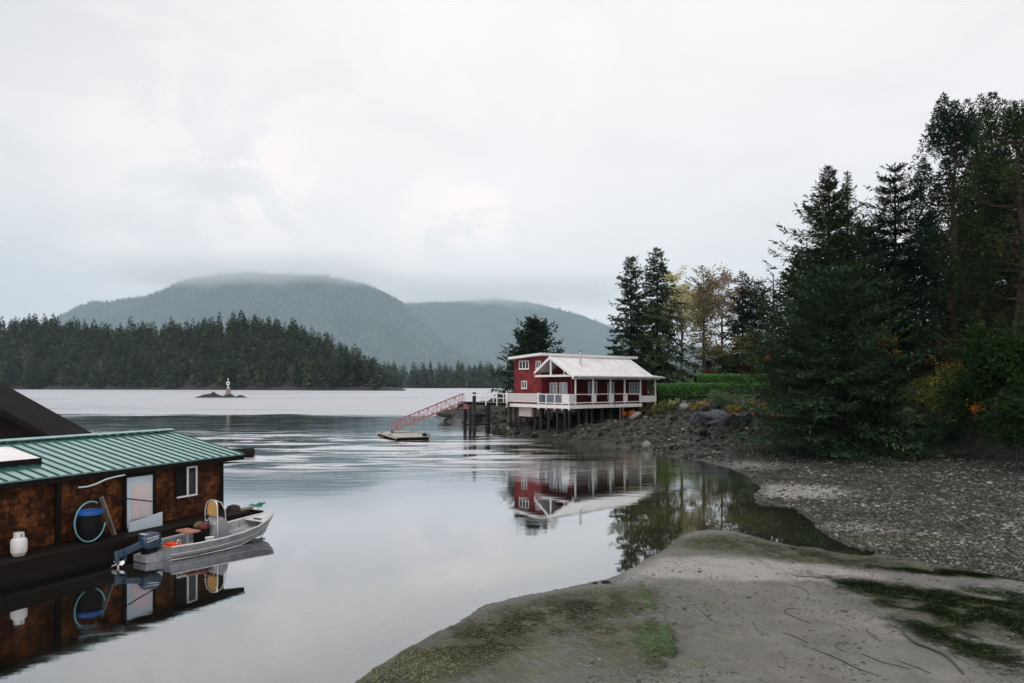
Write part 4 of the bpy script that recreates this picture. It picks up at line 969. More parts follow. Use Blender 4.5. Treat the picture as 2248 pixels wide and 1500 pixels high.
for k in range(rib_n + 1):
    a = .78 - .33 * k
    for (y0, y1) in ((EY, RY), (7.55, RY)):
        x.bar((a, y0, EZB + .056), (a, y1, RZB + .056), .04, .024, (0, -.18 if y0 < 0 else .18, .98))
x.build('seams', SEAMM, rf_)
x = MB(); x.prism([(.82, RY - .2, RZB + .07), (.82, RY, RZB + .115), (.82, RY + .2, RZB + .07), (.82, RY + .2, RZB + .1), (.82, RY, RZB + .145), (.82, RY - .2, RZB + .1)], (L0 - 1.34, 0, 0)); x.build('ridge_cap', ROOFM, rf_)
x = MB(); x.box(L0 - .5, .79, EY + .02, EY + .06, EZB - .16, EZB - .004); x.build('fascia', M['darkwood'], hb)
x = MB(); x.prism([(.70, EY + .07, EZB - .16), (.70, EY + .07, EZB), (.70, RY, RZB - .01), (.70, RY, RZB - .18)], (.07, 0, 0)); x.prism([(.70, 7.5, EZB - .16), (.70, 7.5, EZB), (.70, RY + .003, RZB - .01), (.70, RY + .003, RZB - .18)], (.07, 0, 0)); x.build('rake_board', M['darkwood'], hb)
x = MB(); x.box(-.1, .03, -.035, -.002, .62, 2.5); x.box(.002, .035, .0, .1, .62, 2.5); x.build('corner_board', M['darkwood'], hb)
# skylight: dark curb, domed white acrylic
def roofz(y): return EZB + (RZB - EZB) * (y - EY) / (RY - EY) + .045
x = MB(); xa, xb, ya, yb = -8.6, -5.55, 1.0, 2.35
cs = [(xa, ya), (xb, ya), (xb, yb), (xa, yb)]
x.add([(a, b, roofz(b) - .02) for a, b in cs] + [(a, b, roofz(b) + .16) for a, b in cs], [(3, 2, 1, 0), (4, 5, 6, 7), (0, 1, 5, 4), (1, 2, 6, 5), (2, 3, 7, 6), (3, 0, 4, 7)])
skl = x.build('skylight', M['darkwood'], hb)
nx_, ny_ = 21, 11; vs = []
for j in range(ny_):
    for i in range(nx_):
        u, v = i / (nx_ - 1), j / (ny_ - 1); a = xa + .03 + (xb - xa - .06) * u; b = ya + .03 + (yb - ya - .06) * v
        vs.append((a, b, roofz(b) + .165 + .17 * ((1 - (2 * u - 1) ** 4) * (1 - (2 * v - 1) ** 4)) ** .8))
fs = [(j * nx_ + i, j * nx_ + i + 1, (j + 1) * nx_ + i + 1, (j + 1) * nx_ + i) for j in range(ny_ - 1) for i in range(nx_ - 1)]
x = MB(); x.add(vs, fs); x.build('dome', paint('milky_acrylic', (.72, .69, .7), .25, .06, 1.5, 0, spec=.5), skl, True)
# door opening with pale panel
pink = paint('pale_door_panel', (.58, .5, .52), .35, .1, 1.2, .02)
bluish = paint('pale_blue_trim', (.46, .55, .62), .45, .12, 1.5, .03)
x = MB(); x.box(-3.78, -3.68, -.07, -.003, .63, 2.3); x.box(-2.78, -2.68, -.07, -.003, .63, 2.3); x.box(-3.68, -2.78, -.07, -.003, 2.2, 2.3); dfr = x.build('door_frame', M['darkwood'], hb)
x = MB(); x.box(-3.679, -2.781, -.04, -.004, .63, 2.199); dd = x.build('door', bluish, hb)
x = MB(); x.box(-3.5, -2.86, -.055, -.041, .9, 1.95); x.build('glass_panel', pink, dd)
x = MB(); x.box(-3.52, -2.84, -.07, -.056, .78, .9); x.build('kick_rail', M['palewood'], dd)
# sliding window: dark half, white framed half
x = MB(); x.box(-1.95, -1.9, -.05, -.003, 1.34, 2.36); x.box(-1.95, -1.08, -.05, -.003, 2.31, 2.36); x.build('window_frame', M['darkwood'], hb)
x = MB(); x.box(-1.9, -1.1, -.07, -.004, 1.3, 1.35); x.box(-1.15, -1.1, -.06, -.004, 1.351, 2.3); x.box(-1.5, -1.45, -.06, -.004, 1.351, 2.3); x.box(-1.449, -1.151, -.06, -.004, 2.25, 2.3); wf = x.build('window', M['white'], hb)
x = MB(); x.box(-1.9, -1.5, -.02, -.003, 1.351, 2.3); x.build('pane', M['black'], wf)
x = MB(); x.box(-1.449, -1.151, -.03, -.003, 1.351, 2.249); x.build('pane', M['glass'], wf)
x = MB(); x.box(-5.82, -5.7, -.16, -.04, .6, 2.52); x.build('post', M['darkwood'], hb)
# deck on logs
x = MB()
for k in range(9): x.box(L0 - .6, .2, -1.1 + .122 * k, -.985 + .122 * k, .52, .6)
x.box(L0 - .6, .2, .02, 7.6, .5, .59); x.build('deck', M['deckwood'], hb)
for k, y in enumerate((-.8, 1.2, 3.4, 5.6, 7.2)):
    x = MB(); x.tube([(L0 - .8 + .2 * (k % 2), y, .12), (.25 - .15 * (k % 2), y, .12)], [.4, .36], 12); x.build('float_log', M['darkwood'], hb, True)
x = MB(); x.box(L0 - .6, .2, -1.14, -1.102, .3, .61); x.build('rim_board', M['deckwood'], hb)

# things on and around its deck
pt = thing('propane_tank', 'white propane cylinder standing on the dark houseboat deck', 'gas cylinder', (*ground_pt(41.5, 1219.5, .6), .6), .4)
x = MB(); x.lathe([(.13, 0), (.15, .03), (.15, .04)], 0, 0, 18); x.build('foot_ring', M['white'], pt, True)
x = MB(); x.lathe([(.1, .041), (.17, .07), (.185, .12), (.185, .38), (.17, .43), (.11, .465), (.04, .475)], 0, 0, 22); x.build('cylinder', M['white'], pt, True)
x = MB()
for a in (0.2, 2.3, 4.4):
    for k in range(5):
        b = a + k * .2; x.bar((.105 * math.cos(b), .105 * math.sin(b), .46), (.105 * math.cos(b), .105 * math.sin(b), .58), .025)
x.tube([(.105 * math.cos(b), .105 * math.sin(b), .585) for b in np.linspace(0, 2 * np.pi, 19)], .014, 6, cap=False); x.build('collar', M['white'], pt, True)
x = MB(); x.lathe([(.03, .47), (.03, .52), (.045, .525), (.045, .55), (.01, .555)], 0, 0, 10); x.build('valve', M['pale_metal'], pt, True)

bar_x, bar_y = hbw(-5.12, -.5)
br = thing('barrel', 'tall dark barrel with a bright blue rim beside the leaning plank', 'barrel', (bar_x, bar_y, .6))
x = MB(); x.lathe([(.27, .0), (.3, .05), (.31, .4), (.3, .74), (.29, .76)], 0, 0, 22); x.build('body', M['black'], br, True)
x = MB(); x.lathe([(.3, .765), (.335, .77), (.345, .86), (.335, .88), (.29, .885), (.28, .83), (.1, .82)], 0, 0, 24); x.build('rim', M['blue'], br, True)
hcx, hcy = hbw(-5.32, -.83)
hs = MB(); ux, uy = math.cos(TH), math.sin(TH); pts = []
for k in range(23):
    a = R(62) + R(288) * k / 22
    rr, rz_ = .44, .56
    pts.append((hcx + ux * rr * math.cos(a), hcy + uy * rr * math.cos(a), 1.22 + rz_ * math.sin(a)))
hs.tube(pts, .021, 8); tag(hs.build('hose', M['teal_hose'], None, True), 'teal hose looped in a ring in front of the blue-rimmed barrel', 'hose')
x = MB(); pts = [Vector((*hbw(a, -.28), z)) for a, z in ((-5.3, 2.14), (-5.05, 2.13), (-4.8, 2.17), (-4.5, 2.27), (-4.2, 2.31), (-3.9, 2.33))]; x.tube(pts, .022, 7); tag(x.build('hose', M['pale_hose'], None, True), 'short pale hose hanging just under the green roof eave', 'hose')
x = MB(); x.bar((*hbw(-4.33, -.42), .6), (*hbw(-4.5, -.06), 1.75), .17, .035, (math.cos(TH), math.sin(TH), 0)); tag(x.build('plank', M['greywood']), 'weathered grey plank leaning on the cabin wall left of the door', 'plank')
x = MB(); x.tube([(*hbw(-5.0, -.34), 1.99), (*hbw(-3.9, -.36), 1.62), (*hbw(-2.72, -.33), 1.32)], [.018, .02, .018], 6); tag(x.build('boat_hook', M['darkwood']), 'thin dark pole slung across the pale cabin door', 'pole')
x = MB(); o1, o2 = (-3.82, -.62), (-2.75, -.62)
x.add([(*hbw(-3.85, -.42), .6), (*hbw(-2.72, -.42), .6), (*hbw(-2.72, -.36), .6), (*hbw(-3.85, -.36), .6), (*hbw(-3.85, -.42), .86), (*hbw(-2.72, -.42), 1.02), (*hbw(-2.72, -.36), 1.02), (*hbw(-3.85, -.36), .86)], [(0, 3, 2, 1), (4, 5, 6, 7), (0, 1, 5, 4), (1, 2, 6, 5), (2, 3, 7, 6), (3, 0, 4, 7)])
tag(x.build('board', bluish), 'pale blue-white board standing on edge across the cabin doorway', 'board')

# raft of logs behind the boat's bow with poles and green net
X_, Y_ = hbw(.25, -.55)
rft = thing('log_raft', 'dark log float sticking out beyond the cabin corner behind the boat', 'raft', (X_, Y_, 0), TH - R(3))
for k, (y, l) in enumerate(((0, 1.0), (.38, 1.1), (.76, .95))):
    x = MB(); x.tube([(-.1, y, .14), (l, y, .14)], [.2, .18], 10); x.build('log', M['darkwood'], rft, True)
x = MB()
for k in range(3): x.box(.0 + k * .4, .16 + k * .4, -.15, .95, .34, .44)
x.build('cross_beams', M['darkwood'], rft)
def rw(a, b, z): 
    an = TH - R(3); return (X_ + a * math.cos(an) - b * math.sin(an), Y_ + a * math.sin(an) + b * math.cos(an), z)
for nm, (p_, q_, r_, mt, lb) in {'pole': (rw(-.3, .15, .5), rw(1.2, .05, .66), .035, M['greywood'], 'long weathered pole lying on the dark log float'), 'log': (rw(-.3, .5, .52), rw(.85, .35, .5), .07, M['greywood'], 'short grey log lying beside the long pole on the float')}.items():
    x = MB(); x.tube([p_, q_], r_, 8); tag(x.build(nm, mt, None, True), lb, nm)
rn = np.random.default_rng(3); x = MB()
c0 = rw(.9, .08, .64)
for k in range(14):
    a = rn.normal(0, .05, (6, 3)); x.tube([(c0[0] + p[0] * 1.6, c0[1] + p[1] * 1.6, c0[2] + p[2] * .8) for p in np.cumsum(a, 0) * .7], .016, 5)
x.tube([(c0[0], c0[1], c0[2]), (c0[0] + .05, c0[1] - .08, .1)], .012, 5); tag(x.build('net', M['green_rope'], None, True), 'tangle of bright green rope draped over the pole end on the float', 'rope')
x = MB(); x.lathe([(.05, 0), (.24, .06), (.26, .16), (.2, .28), (.05, .33)], *rw(.0, .3, 0)[:2], 12); o = x.build('sack', M['bark_red'], None, True); o.location.z = .44; tag(o, 'brown rolled sack on the log float near the cabin corner', 'sack')
X2, Y2 = ground_pt(557, 1003); x = MB(); x.tube([(X2 - 9, Y2 - 1.2, .2), (X2, Y2, .25)], [.42, .36], 14); tag(x.build('boom_log', M['darkwood'], None, True), 'dark floating log whose end shows beyond the green roof corner', 'log')

# ================================================================== dark shed behind the houseboat
SX = ground_pt(0, 1)[0]
sh = thing('shed', 'dark brown shingled shed with a steep roof behind the green roofed cabin', 'shed', (0, 0, 0))
ys = 36.0
def sx(px, py): return at(px, py, ys)
e = sx(222, 962); pk = (sx(-120, 775)); le = (2 * pk[0] - e[0], ys, e[2])
x = MB(); x.prism([(e[0] - .5, ys, .3), (e[0] - .5, ys, e[2] + .05), (pk[0], ys, pk[2] - .15), (le[0] + .5, ys, e[2] + .05), (le[0] + .5, ys, .3)], (0, -2.5, 0)); x.build('wall', M['cedar_dark'], sh)
th = Vector((0, 0, .3)); x = MB()
for q_ in (e, le):
    x.prism([(q_[0], ys - 3, q_[2] - .25), (pk[0], ys - 3, pk[2] - .2), (pk[0], ys - 3, pk[2] + .06), (q_[0], ys - 3, q_[2])], (0, 3, 0))
x.build('roof', M['cedar_dark'], sh)
x = MB(); x.prism([(e[0] + .02, ys - 3.06, e[2] - .3), (pk[0], ys - 3.06, pk[2] - .26), (pk[0], ys - 3.06, pk[2] + .04), (e[0] + .02, ys - 3.06, e[2] - .02)], (0, .055, 0)); x.build('barge_board', M['darkwood'], sh)
x = MB(); x.box(le[0] - .5, e[0] + .6, ys - 3.6, ys + 1, .02, .3); x.build('float_base', M['darkwood'], sh)
for (px, py) in ((8, 945), (18, 962)):
    q_ = sx(px, py); x = MB(); x.box(q_[0] - .15, q_[0] + .15, ys - 2.53, ys - 2.504, q_[2] - .16, q_[2] + .16); x.build('window', M['glass_pale'], sh)

# ================================================================== aluminium skiff
BH = math.atan2(3.45, 2.03); BO = (-10.3, 19.95)
bt = thing('motorboat', 'open aluminium skiff with centre console moored beside the shingled cabin', 'boat', (*BO, 0), BH); bt.scale = (.955, .97, 1)
ST = [0, .8, 1.6, 2.4, 3.1, 3.7, 4.1, 4.32]; GB = [.6, .76, .84, .84, .72, .48, .22, .015]; SZ = [.37, .36, .37, .41, .48, .58, .66, .72]
CB = [.52, .66, .73, .70, .54, .30, .1, .008]; CZ = [.0, -.01, 0, .02, .1, .24, .42, .6]; KZ = [-.1, -.11, -.11, -.1, -.04, .1, .32, .56]
x = MB(); vs, fs = [], []
for s_, gb, z, cb, cz, kz in zip(ST, GB, SZ, CB, CZ, KZ):
    vs += [(s_, gb, z), (s_ - .02, cb, cz), (s_ - .02, 0, kz), (s_ - .02, -cb, cz), (s_, -gb, z), (s_ - (.02 if s_ > 0 else -.04), -max(gb - .07, .004), z - .004), (s_ - (.04 if s_ > 0 else -.04), -max(gb - .12, .003), max(.1, kz + .05)), (s_ - (.04 if s_ > 0 else -.04), max(gb - .12, .003), max(.1, kz + .05)), (s_ - (.02 if s_ > 0 else -.04), max(gb - .07, .004), z - .004)]
n_ = 9
for i in range(len(ST) - 1):
    for k in range(n_): fs.append((i * n_ + k, i * n_ + (k + 1) % n_, (i + 1) * n_ + (k + 1) % n_, (i + 1) * n_ + k))
fs += [(0, 1, 2, 3, 4, 5, 6, 7, 8)[::-1]] if False else [(0, 1, 7, 8), (1, 2, 3, 6, 7), (3, 4, 5, 6)]
x.add(vs, fs); hull = x.build('hull', M['hull'], bt)
x = MB(); x.box(.0, .045, -.56, .56, .0, .36); x.build('transom', M['alu'], hull)
x = MB()
for sg in (-1, 1):
    x.tube([(s_, sg * gb, z + .012) for s_, gb, z in zip(ST, GB, SZ)], .028, 8)
x.build('gunwale', M['pale_metal'], hull, True)
x = MB()
for sg in (-1, 1):
    x.tube([(s_, sg * (gb * .45 + cb * .55 + .008), z * .45 + cz * .55) for s_, gb, z, cb, cz in zip(ST, GB, SZ, CB, CZ)], .012, 5)
    x.tube([(s_ - .02, sg * (cb + .006), cz) for s_, cb, cz in zip(ST, CB, CZ)], .016, 5)
x.build('spray_rail', M['pale_metal'], hull, True)
x = MB()
for s_ in (.5, 1.0, 1.5, 2.5, 2.9, 3.3):
    gb = float(np.interp(s_, ST, GB)); z = float(np.interp(s_, ST, SZ))
    for sg in (-1, 1): x = MB(); x.bar((s_, sg * (gb - .075), z - .01), (s_, sg * (gb - .125), .1), .03, .03); x.build('rib', M['alu'], hull)

x = MB(); x.add([(3.45, .55, .535), (4.25, .06, .7), (4.25, -.06, .7), (3.45, -.55, .535), (3.45, .55, .515), (4.25, .06, .68), (4.25, -.06, .68), (3.45, -.55, .515)], [(0, 1, 2, 3), (4, 5, 6, 7), (0, 1, 5, 4), (1, 2, 6, 5), (2, 3, 7, 6), (3, 0, 4, 7)]); x.build('bow_deck', M['pale_metal'], hull)
x = MB(); x.bar((3.62, .16, .575), (3.62, -.2, .575), .1, .012); x.build('hatch', M['black'], hull)
x = MB(); x.box(2.75, 3.35, -.5, .5, .1, .2); x.build('bow_step', M['alu'], hull)
for (s_, y) in ((.25, .5), (.25, -.5), (3.3, .6)):
    x = MB(); x.tube([(s_, y, .37), (s_, y, .5), (s_ + .06, y, .54), (s_ + .12, y, .5), (s_ + .12, y, .37)], .014, 6); x.build('cleat', M['pale_metal'], hull, True)
# bracket for the engine
x = MB(); x.prism([(-.62, .3, .02), (-.0, .3, -.05), (-.0, .3, .26), (-.62, .3, .2)], (0, -.6, 0)); x.build('engine_bracket', M['alu'], bt)
# console with windscreen hoop
x = MB(); x.prism([(1.62, .3, .1), (2.3, .3, .1), (2.18, .3, .78), (1.98, .3, .92), (1.7, .3, .72)], (0, -.6, 0)); con = x.build('console', M['alu'], bt, bevel=.015)
x = MB()
for y in (.3, -.3):
    pass
x.tube([(1.8, .31, .1), (1.8, .31, 1.15), (1.82, .25, 1.36), (1.85, .1, 1.44), (1.85, -.1, 1.44), (1.82, -.25, 1.36), (1.8, -.31, 1.15), (1.8, -.31, .1)], .021, 8)
x.tube([(2.12, .29, .8), (2.1, .29, 1.1), (2.0, .22, 1.36), (1.86, .12, 1.44)], .018, 7); x.tube([(2.12, -.29, .8), (2.1, -.29, 1.1), (2.0, -.22, 1.36), (1.86, -.12, 1.44)], .018, 7)
x.build('windscreen_frame', M['pale_metal'], con, True)
x = MB(); x.prism([(1.84, y, z) for y, z in ((.27, .95), (.27, 1.14), (.22, 1.33), (.09, 1.41), (-.09, 1.41), (-.22, 1.33), (-.27, 1.14), (-.27, .95))], (.012, 0, 0)); x.build('canvas_screen', M['yellow_canvas'], con)
x = MB(); x.tube([(1.6 + .02 * math.cos(a), .15 * math.cos(a), .8 + .15 * math.sin(a)) for a in np.linspace(0, 6.283, 17)], .014, 6, cap=False); x.bar((1.6, -.14, .8), (1.6, .14, .8), .02); x.bar((1.6, 0, .8), (1.72, 0, .78), .03); x.build('steering_wheel', M['black'], con, True)
# leaning post seat
x = MB(); x.tube([(.95, 0, .1), (.95, 0, .6)], .035, 8); sp2 = x.build('seat', M['pale_metal'], bt, True)
x = MB(); x.box(.76, 1.16, -.36, .34, .6, .66); x.build('cushion', M['tan'], sp2, bevel=.02)
# outboard, tilted up
ob = MB()
def rot(px_, pz_, a=R(58), o=(-.42, .42)):
    return (o[0] + px_ * math.cos(a) + pz_ * math.sin(a) * -1 * -1, o[1] - px_ * math.sin(a) * -1 * -1 + pz_ * math.cos(a))
def tl(u, v):       # u along the drive shaft (positive towards the propeller), v towards the bow
    a = R(9); du = Vector((-math.cos(a), 0, -math.sin(a))); dv = Vector((-math.sin(a) * 1, 0, math.cos(a)))
    q = Vector((-.36, 0, .47)) + du * u + dv * v; return q
prof = [(-.38, .1), (-.36, .24), (-.2, .33), (.05, .33), (.2, .24), (.22, .0), (.1, -.12), (-.2, -.14), (-.36, -.06)]
outb = MB(); ws = [(.0, 1), (.11, 1), (.17, .86), (.2, .6)]
vs, fs = [], []
lay = [(-.19, .68), (-.165, .9), (-.1, 1), (.1, 1), (.165, .9), (.19, .68)]
for y, k in lay:
    for u, v in prof:
        q = tl(-.08 + (u + .08) * k, .1 + (v - .1) * k); vs.append((q.x, y, q.z))
n_ = len(prof)
for i in range(len(lay) - 1):
    for k in range(n_): fs.append((i * n_ + k, i * n_ + (k + 1) % n_, (i + 1) * n_ + (k + 1) % n_, (i + 1) * n_ + k))
fs += [tuple(range(n_))[::-1], tuple((len(lay) - 1) * n_ + k for k in range(n_))]
outb.add(vs, fs); eng = outb.build('outboard_motor', M['outboard'], bt, True, bevel=.015)
x = MB()
for dv_ in (.0, .06):
    for y in (-.196, .196):
        q0, q1 = tl(-.25, .2 - dv_), tl(.12, .22 - dv_ * 1.4); x.bar((q0.x, y, q0.z), (q1.x, y, q1.z), .012, .028)
    q0, q1 = tl(.05 + dv_, .335), tl(.05 + dv_, .33); x.bar((q0.x, -.16, q0.z), (q0.x, .16, q0.z), .03, .012)
x.build('stripe', M['stripe'], eng)
x = MB()
for (u0, u1, wv, wy) in ((.18, .72, .17, .12),):
    a_, b_ = tl(u0, .08), tl(u1, .03); x.bar(a_, b_, wy, wv, (0, 0, 1))
a_, b_ = tl(.68, .03), tl(1.0, .02); x.bar(a_, b_, .06, .2); a_, b_ = tl(.72, .13), tl(.74, -.2); x.bar(a_, b_, .2, .02, (1, 0, 0))
x.build('drive_leg', M['outboard'], eng, bevel=.02)
x = MB(); q0, q1 = tl(.95, .22), tl(.95, -.12); x.tube([tl(.95, .16), tl(.95, .02), tl(.95, -.16), tl(.95, -.24)], [.02, .06, .065, .035], 10); x.build('gearcase', M['outboard'], eng, True)
x = MB(); pc = tl(.95, -.2)
ax = (tl(.95, -.3) - tl(.95, -.2)).normalized(); e1 = Vector((0, 1, 0)); e2 = ax.cross(e1).normalized()
for k in range(3):
    a = 2.094 * k + .3; r1 = e1 * math.cos(a) + e2 * math.sin(a); r2 = -e1 * math.sin(a) + e2 * math.cos(a)
    x.add([pc + r1 * 0.037 - r2 * .03 - ax * .03, pc + r1 * 0.150 - r2 * .075 - ax * .04, pc + r1 * 0.194 + r2 * .01, pc + r1 * 0.138 + r2 * .08 + ax * .05, pc + r1 * 0.037 + r2 * .03 + ax * .03] + [p + ax * .012 for p in (pc + r1 * 0.037 - r2 * .03 - ax * .03, pc + r1 * 0.150 - r2 * .075 - ax * .04, pc + r1 * 0.194 + r2 * .01, pc + r1 * 0.138 + r2 * .08 + ax * .05, pc + r1 * 0.037 + r2 * .03 + ax * .03)],
          [(4, 3, 2, 1, 0), (5, 6, 7, 8, 9)] + [(i, (i + 1) % 5, 5 + (i + 1) % 5, 5 + i) for i in range(5)])
x.tube([pc - ax * .05, pc + ax * .16], [.045, .02], 8); x.build('propeller', M['white'], eng, True)
x = MB(); x.box(-.5, -.14, -.13, .13, .2, .34); x.build('clamp', M['black'], eng)
# loose things in the boat
def bw(a, b): return (BO[0] + a * math.cos(BH) - b * math.sin(BH), BO[1] + a * math.sin(BH) + b * math.cos(BH))
ft = thing('fuel_tank', 'bright orange plastic fuel tank in the stern of the skiff', 'fuel tank', (*bw(.38, -.05), .11), BH + .2)
x = MB(); x.box(-.15, .15, -.3, .3, 0, .22); x.build('tank', M['orange'], ft, bevel=.05)
x = MB(); x.box(-.11, .11, -.2, .2, .222, .27); x.build('handle', M['orange'], ft, bevel=.03)
x = MB(); x.lathe([(.04, .22), (.04, .26), (.01, .265)], 0, .25, 10); x.build('cap', M['black'], ft, True)
bk = thing('bucket', 'white plastic bucket beside the skiff console', 'bucket', (*bw(1.42, -.33), .11))
x = MB(); x.lathe([(.1, 0), (.135, .26), (.14, .27), (.125, .265), (.1, .03)], 0, 0, 18); x.build('pail', M['white'], bk, True)
x = MB(); x.tube([(.135 * math.cos(a), .1 * math.sin(a) * .3 - .02, .26 - .09 * math.sin(a)) for a in np.linspace(0, np.pi, 9)], .006, 5); x.build('handle', M['pale_metal'], bk, True)
cr_ = thing('crate', 'black box with red and olive clothing heaped on it behind the console', 'box', (*bw(1.42, .08), .11), BH)
x = MB(); x.box(-.15, .15, -.2, .2, 0, .5); x.build('body', M['black'], cr_, bevel=.02)
cl_ = clumps([(0, 0, .56), (0, -.12, .52)], [.18, .13], 60, .13, 4, (1, 1, .5)); 
for nm, ctr, mt, s_, lb in (('jacket', (.0, .1, .6), M['olive'], 8, 'crumpled olive jacket lying on the black box in the skiff'), ('cloth', (.0, -.1, .59), M['maroon'], 9, 'dark red cloth hanging over the black box in the skiff')):
    uu, vv = np.meshgrid(np.linspace(0, 2 * np.pi, 21)[:-1], np.linspace(0, np.pi, 11)); rr = 1 + .35 * (fbm(np.cos(uu) * 2 + 5, vv * 1.5 + np.sin(uu) * 2, s_, 3) - .5)
    Xs = .17 * rr * np.sin(vv) * np.cos(uu); Ys = .15 * rr * np.sin(vv) * np.sin(uu); Zs = .12 * rr * np.cos(vv)
    ii = np.arange(Xs.size).reshape(Xs.shape); fq = np.stack([ii[:-1], np.roll(ii, -1, 1)[:-1], np.roll(ii, -1, 1)[1:], ii[1:]], -1).reshape(-1, 4)
    o = link(nm, mesh_np(nm, np.stack([Xs.ravel(), Ys.ravel(), Zs.ravel()], 1), fq, mt, True)); o.location = (*bw(1.42 + ctr[0], .08 + ctr[1]), .11 + ctr[2] - .02); o.rotation_euler = (0, 0, BH); tag(o, lb, 'clothing')
pts = []
for k in range(60):
    a = k * .55; rr = .13 + .012 * math.sin(k * 1.7); pts.append((*bw(2.62 + rr * math.cos(a), .12 + rr * math.sin(a)), .125 + .0012 * k))
x = MB(); x.tube(pts, .013, 5); tag(x.build('rope_coil', M['greywood'], None, True), 'coil of rope lying on the skiff floor ahead of the console', 'rope')
x = MB(); x.tube([Vector((*bw(a, b), z)) for a, b, z in ((.38, .18, .36), (.3, .3, .3), (.12, .22, .34), (-.02, .08, .44), (-.3, .04, .5))], .012, 6); tag(x.build('fuel_hose', M['black'], None, True), 'black fuel hose running from the orange tank to the outboard', 'hose')
x = MB(); x.tube([(*bw(.3, .5), .5), (*bw(.6, 1.0), .42), (*hbw(-3.0, -1.0), .6)], .014, 6); tag(x.build('mooring_line', M['rope'], None, True), 'dark line tying the skiff stern to the cabin deck', 'rope')
# ================================================================== stones
rg = np.random.default_rng(77)
def ray_ground(px, py):
    Ys = np.linspace(30, 110, 1600); Xs = (px - CX) / F * Ys; zs = H - (py - YH) / F * Ys
    hit = np.nonzero(land(Xs, Ys)[0] >= zs)[0]
    return float(Ys[hit[0]]) if len(hit) else None
def ico(sub):
    import bmesh
    bm = bmesh.new(); bmesh.ops.create_icosphere(bm, subdivisions=sub, radius=1)
    bm.verts.ensure_lookup_table(); V = np.array([v.co[:] for v in bm.verts]); Fc = np.array([[v.index for v in f.verts] for f in bm.faces]); bm.free(); return V, Fc
m, t, out = nt('boulder_stone'); g = NG(t)
tc = g.n('ShaderNodeTexCoord').outputs['Object']; oi = g.n('ShaderNodeObjectInfo').outputs['Random']
n = g.noise(tc, 2.2, 8, .7)
c = g.ramp(g.math('ADD', g.math('MULTIPLY', n, .8), g.math('MULTIPLY_ADD', oi, .5, -.15)), [(.25, (.005, .005, .0045)), (.5, (.016, .0155, .0125)), (.7, (.045, .043, .036)), (.92, (.14, .133, .118))])
c = g.mix(g.maprange(g.noise(tc, 1.3, 6, .7), .55, .72, 0, .7), c, (.045, .036, .012))
p = g.n('ShaderNodeBsdfPrincipled', ins={'Base Color': c, 'Roughness': .75, 'Specular IOR Level': .3}); g.lk(g.bump(g.noise(tc, 5, 7, .7), .7, .08), p.inputs['Normal']); g.lk(p.outputs[0], out.inputs[0]); BOULD = m
def stone_mesh(seed, sub=3, flat=.7):
    V, Fc = ico(sub); r = np.random.default_rng(seed); V = V.copy()
    for k in range(9):                       # cut facets
        nrm = unit(r.normal(0, 1, 3)); dd = r.uniform(.45, .85); over = V @ nrm - dd; V -= np.outer(np.maximum(over, 0), nrm)
    V += unit(V) * ((fbm(V[:, 0] * 2.2 + seed, V[:, 1] * 2.2 + V[:, 2] * 1.7, seed, 4) - .5) * .35)[:, None]
    return V * np.array([1, .8, flat]), Fc
bmesh_ = [mesh_np('boulder', *stone_mesh(40 + k, 3, .6 + .05 * k), BOULD, True) for k in range(7)]
cnt = 0
while cnt < 210:
    px = rg.uniform(960, 1700); py = rg.uniform(905, 986)
    X_, Y_ = ground_pt(px, py, .6)
    z, Wt = land(np.array([X_]), np.array([Y_]))
    if not Wt['inl'][0] or Wt['rocky'][0] < .55 or z[0] > 2.6: continue
    s = float(np.clip(.3 * np.exp(rg.normal(0, .5)), .16, .95)) * (1.25 if py < 945 else .9)
    o = link('boulder', bmesh_[rg.integers(7)], None, (X_, Y_, z[0] + s * .15)); o.scale = (s, s * rg.uniform(.8, 1.2), s * rg.uniform(.7, 1.1)); o.rotation_euler = (rg.normal(0, .25), rg.normal(0, .25), rg.uniform(0, 6.28))
    tag(o, 'weathered boulder on the dark rocky shore beneath and beside the red house', 'boulder', 'boulders of the rocky shore'); cnt += 1
for (px, py, Y_, s, lb) in ((1418, 893, 67.5, .75, 'pale angular boulder among plants just past the white end of the deck'), (1392, 914, 65.5, .85, 'light grey flat boulder beside the orange plants under the deck end'),
                        (1500, 893, 68.5, .7, 'pale boulder between the yellow groundcover and the round bush')):
    Y_ = ray_ground(px, py + 4) or Y_; X_, y_, z_ = at(px, py, Y_); o = link('pale_boulder', mesh_np('pale_boulder', *stone_mesh(90 + px, 3, .6), paint('pale_stone_%d' % px, (.17, .16, .155), .8, .45, 2, .7, dirt=(.06, .055, .05)), True), None, (X_, Y_, z_)); o.scale = (s, s, s * .8); o.rotation_euler = (.2, .3, px); tag(o, lb, 'boulder')
def outcrop(px, py, Y_, rx, ry, rz, seed, c, lb):
    V, Fc = ico(5); V = V.copy(); r = np.random.default_rng(seed)
    for k in range(18):
        nrm = unit(r.normal(0, 1, 3)); dd = r.uniform(.45, .85); V -= np.outer(np.maximum(V @ nrm - dd, 0), nrm)
    N_ = unit(V); V *= np.array([rx, ry, rz])
    d = (fbm(V[:, 0] * .9 + seed, V[:, 1] * .9 + V[:, 2] * 1.3, seed, 4) - .5) * 1.5 + (fbm(V[:, 0] * 2.6 + seed, V[:, 2] * 3.4 + V[:, 1] * 2, seed + 1, 4) - .5) * .7
    V += N_ * (d * min(1., rz / .9))[:, None]; X_, y_, z_ = at(px, py, Y_)
    o = link('rock_outcrop', mesh_np('rock_outcrop', V, Fc, paint('outcrop_stone_%d' % seed, c, .8, .8, 2.2, 1., 7, dirt=sc3(c, .25)), True), None, (X_, Y_, z_)); tag(o, lb, 'rock')
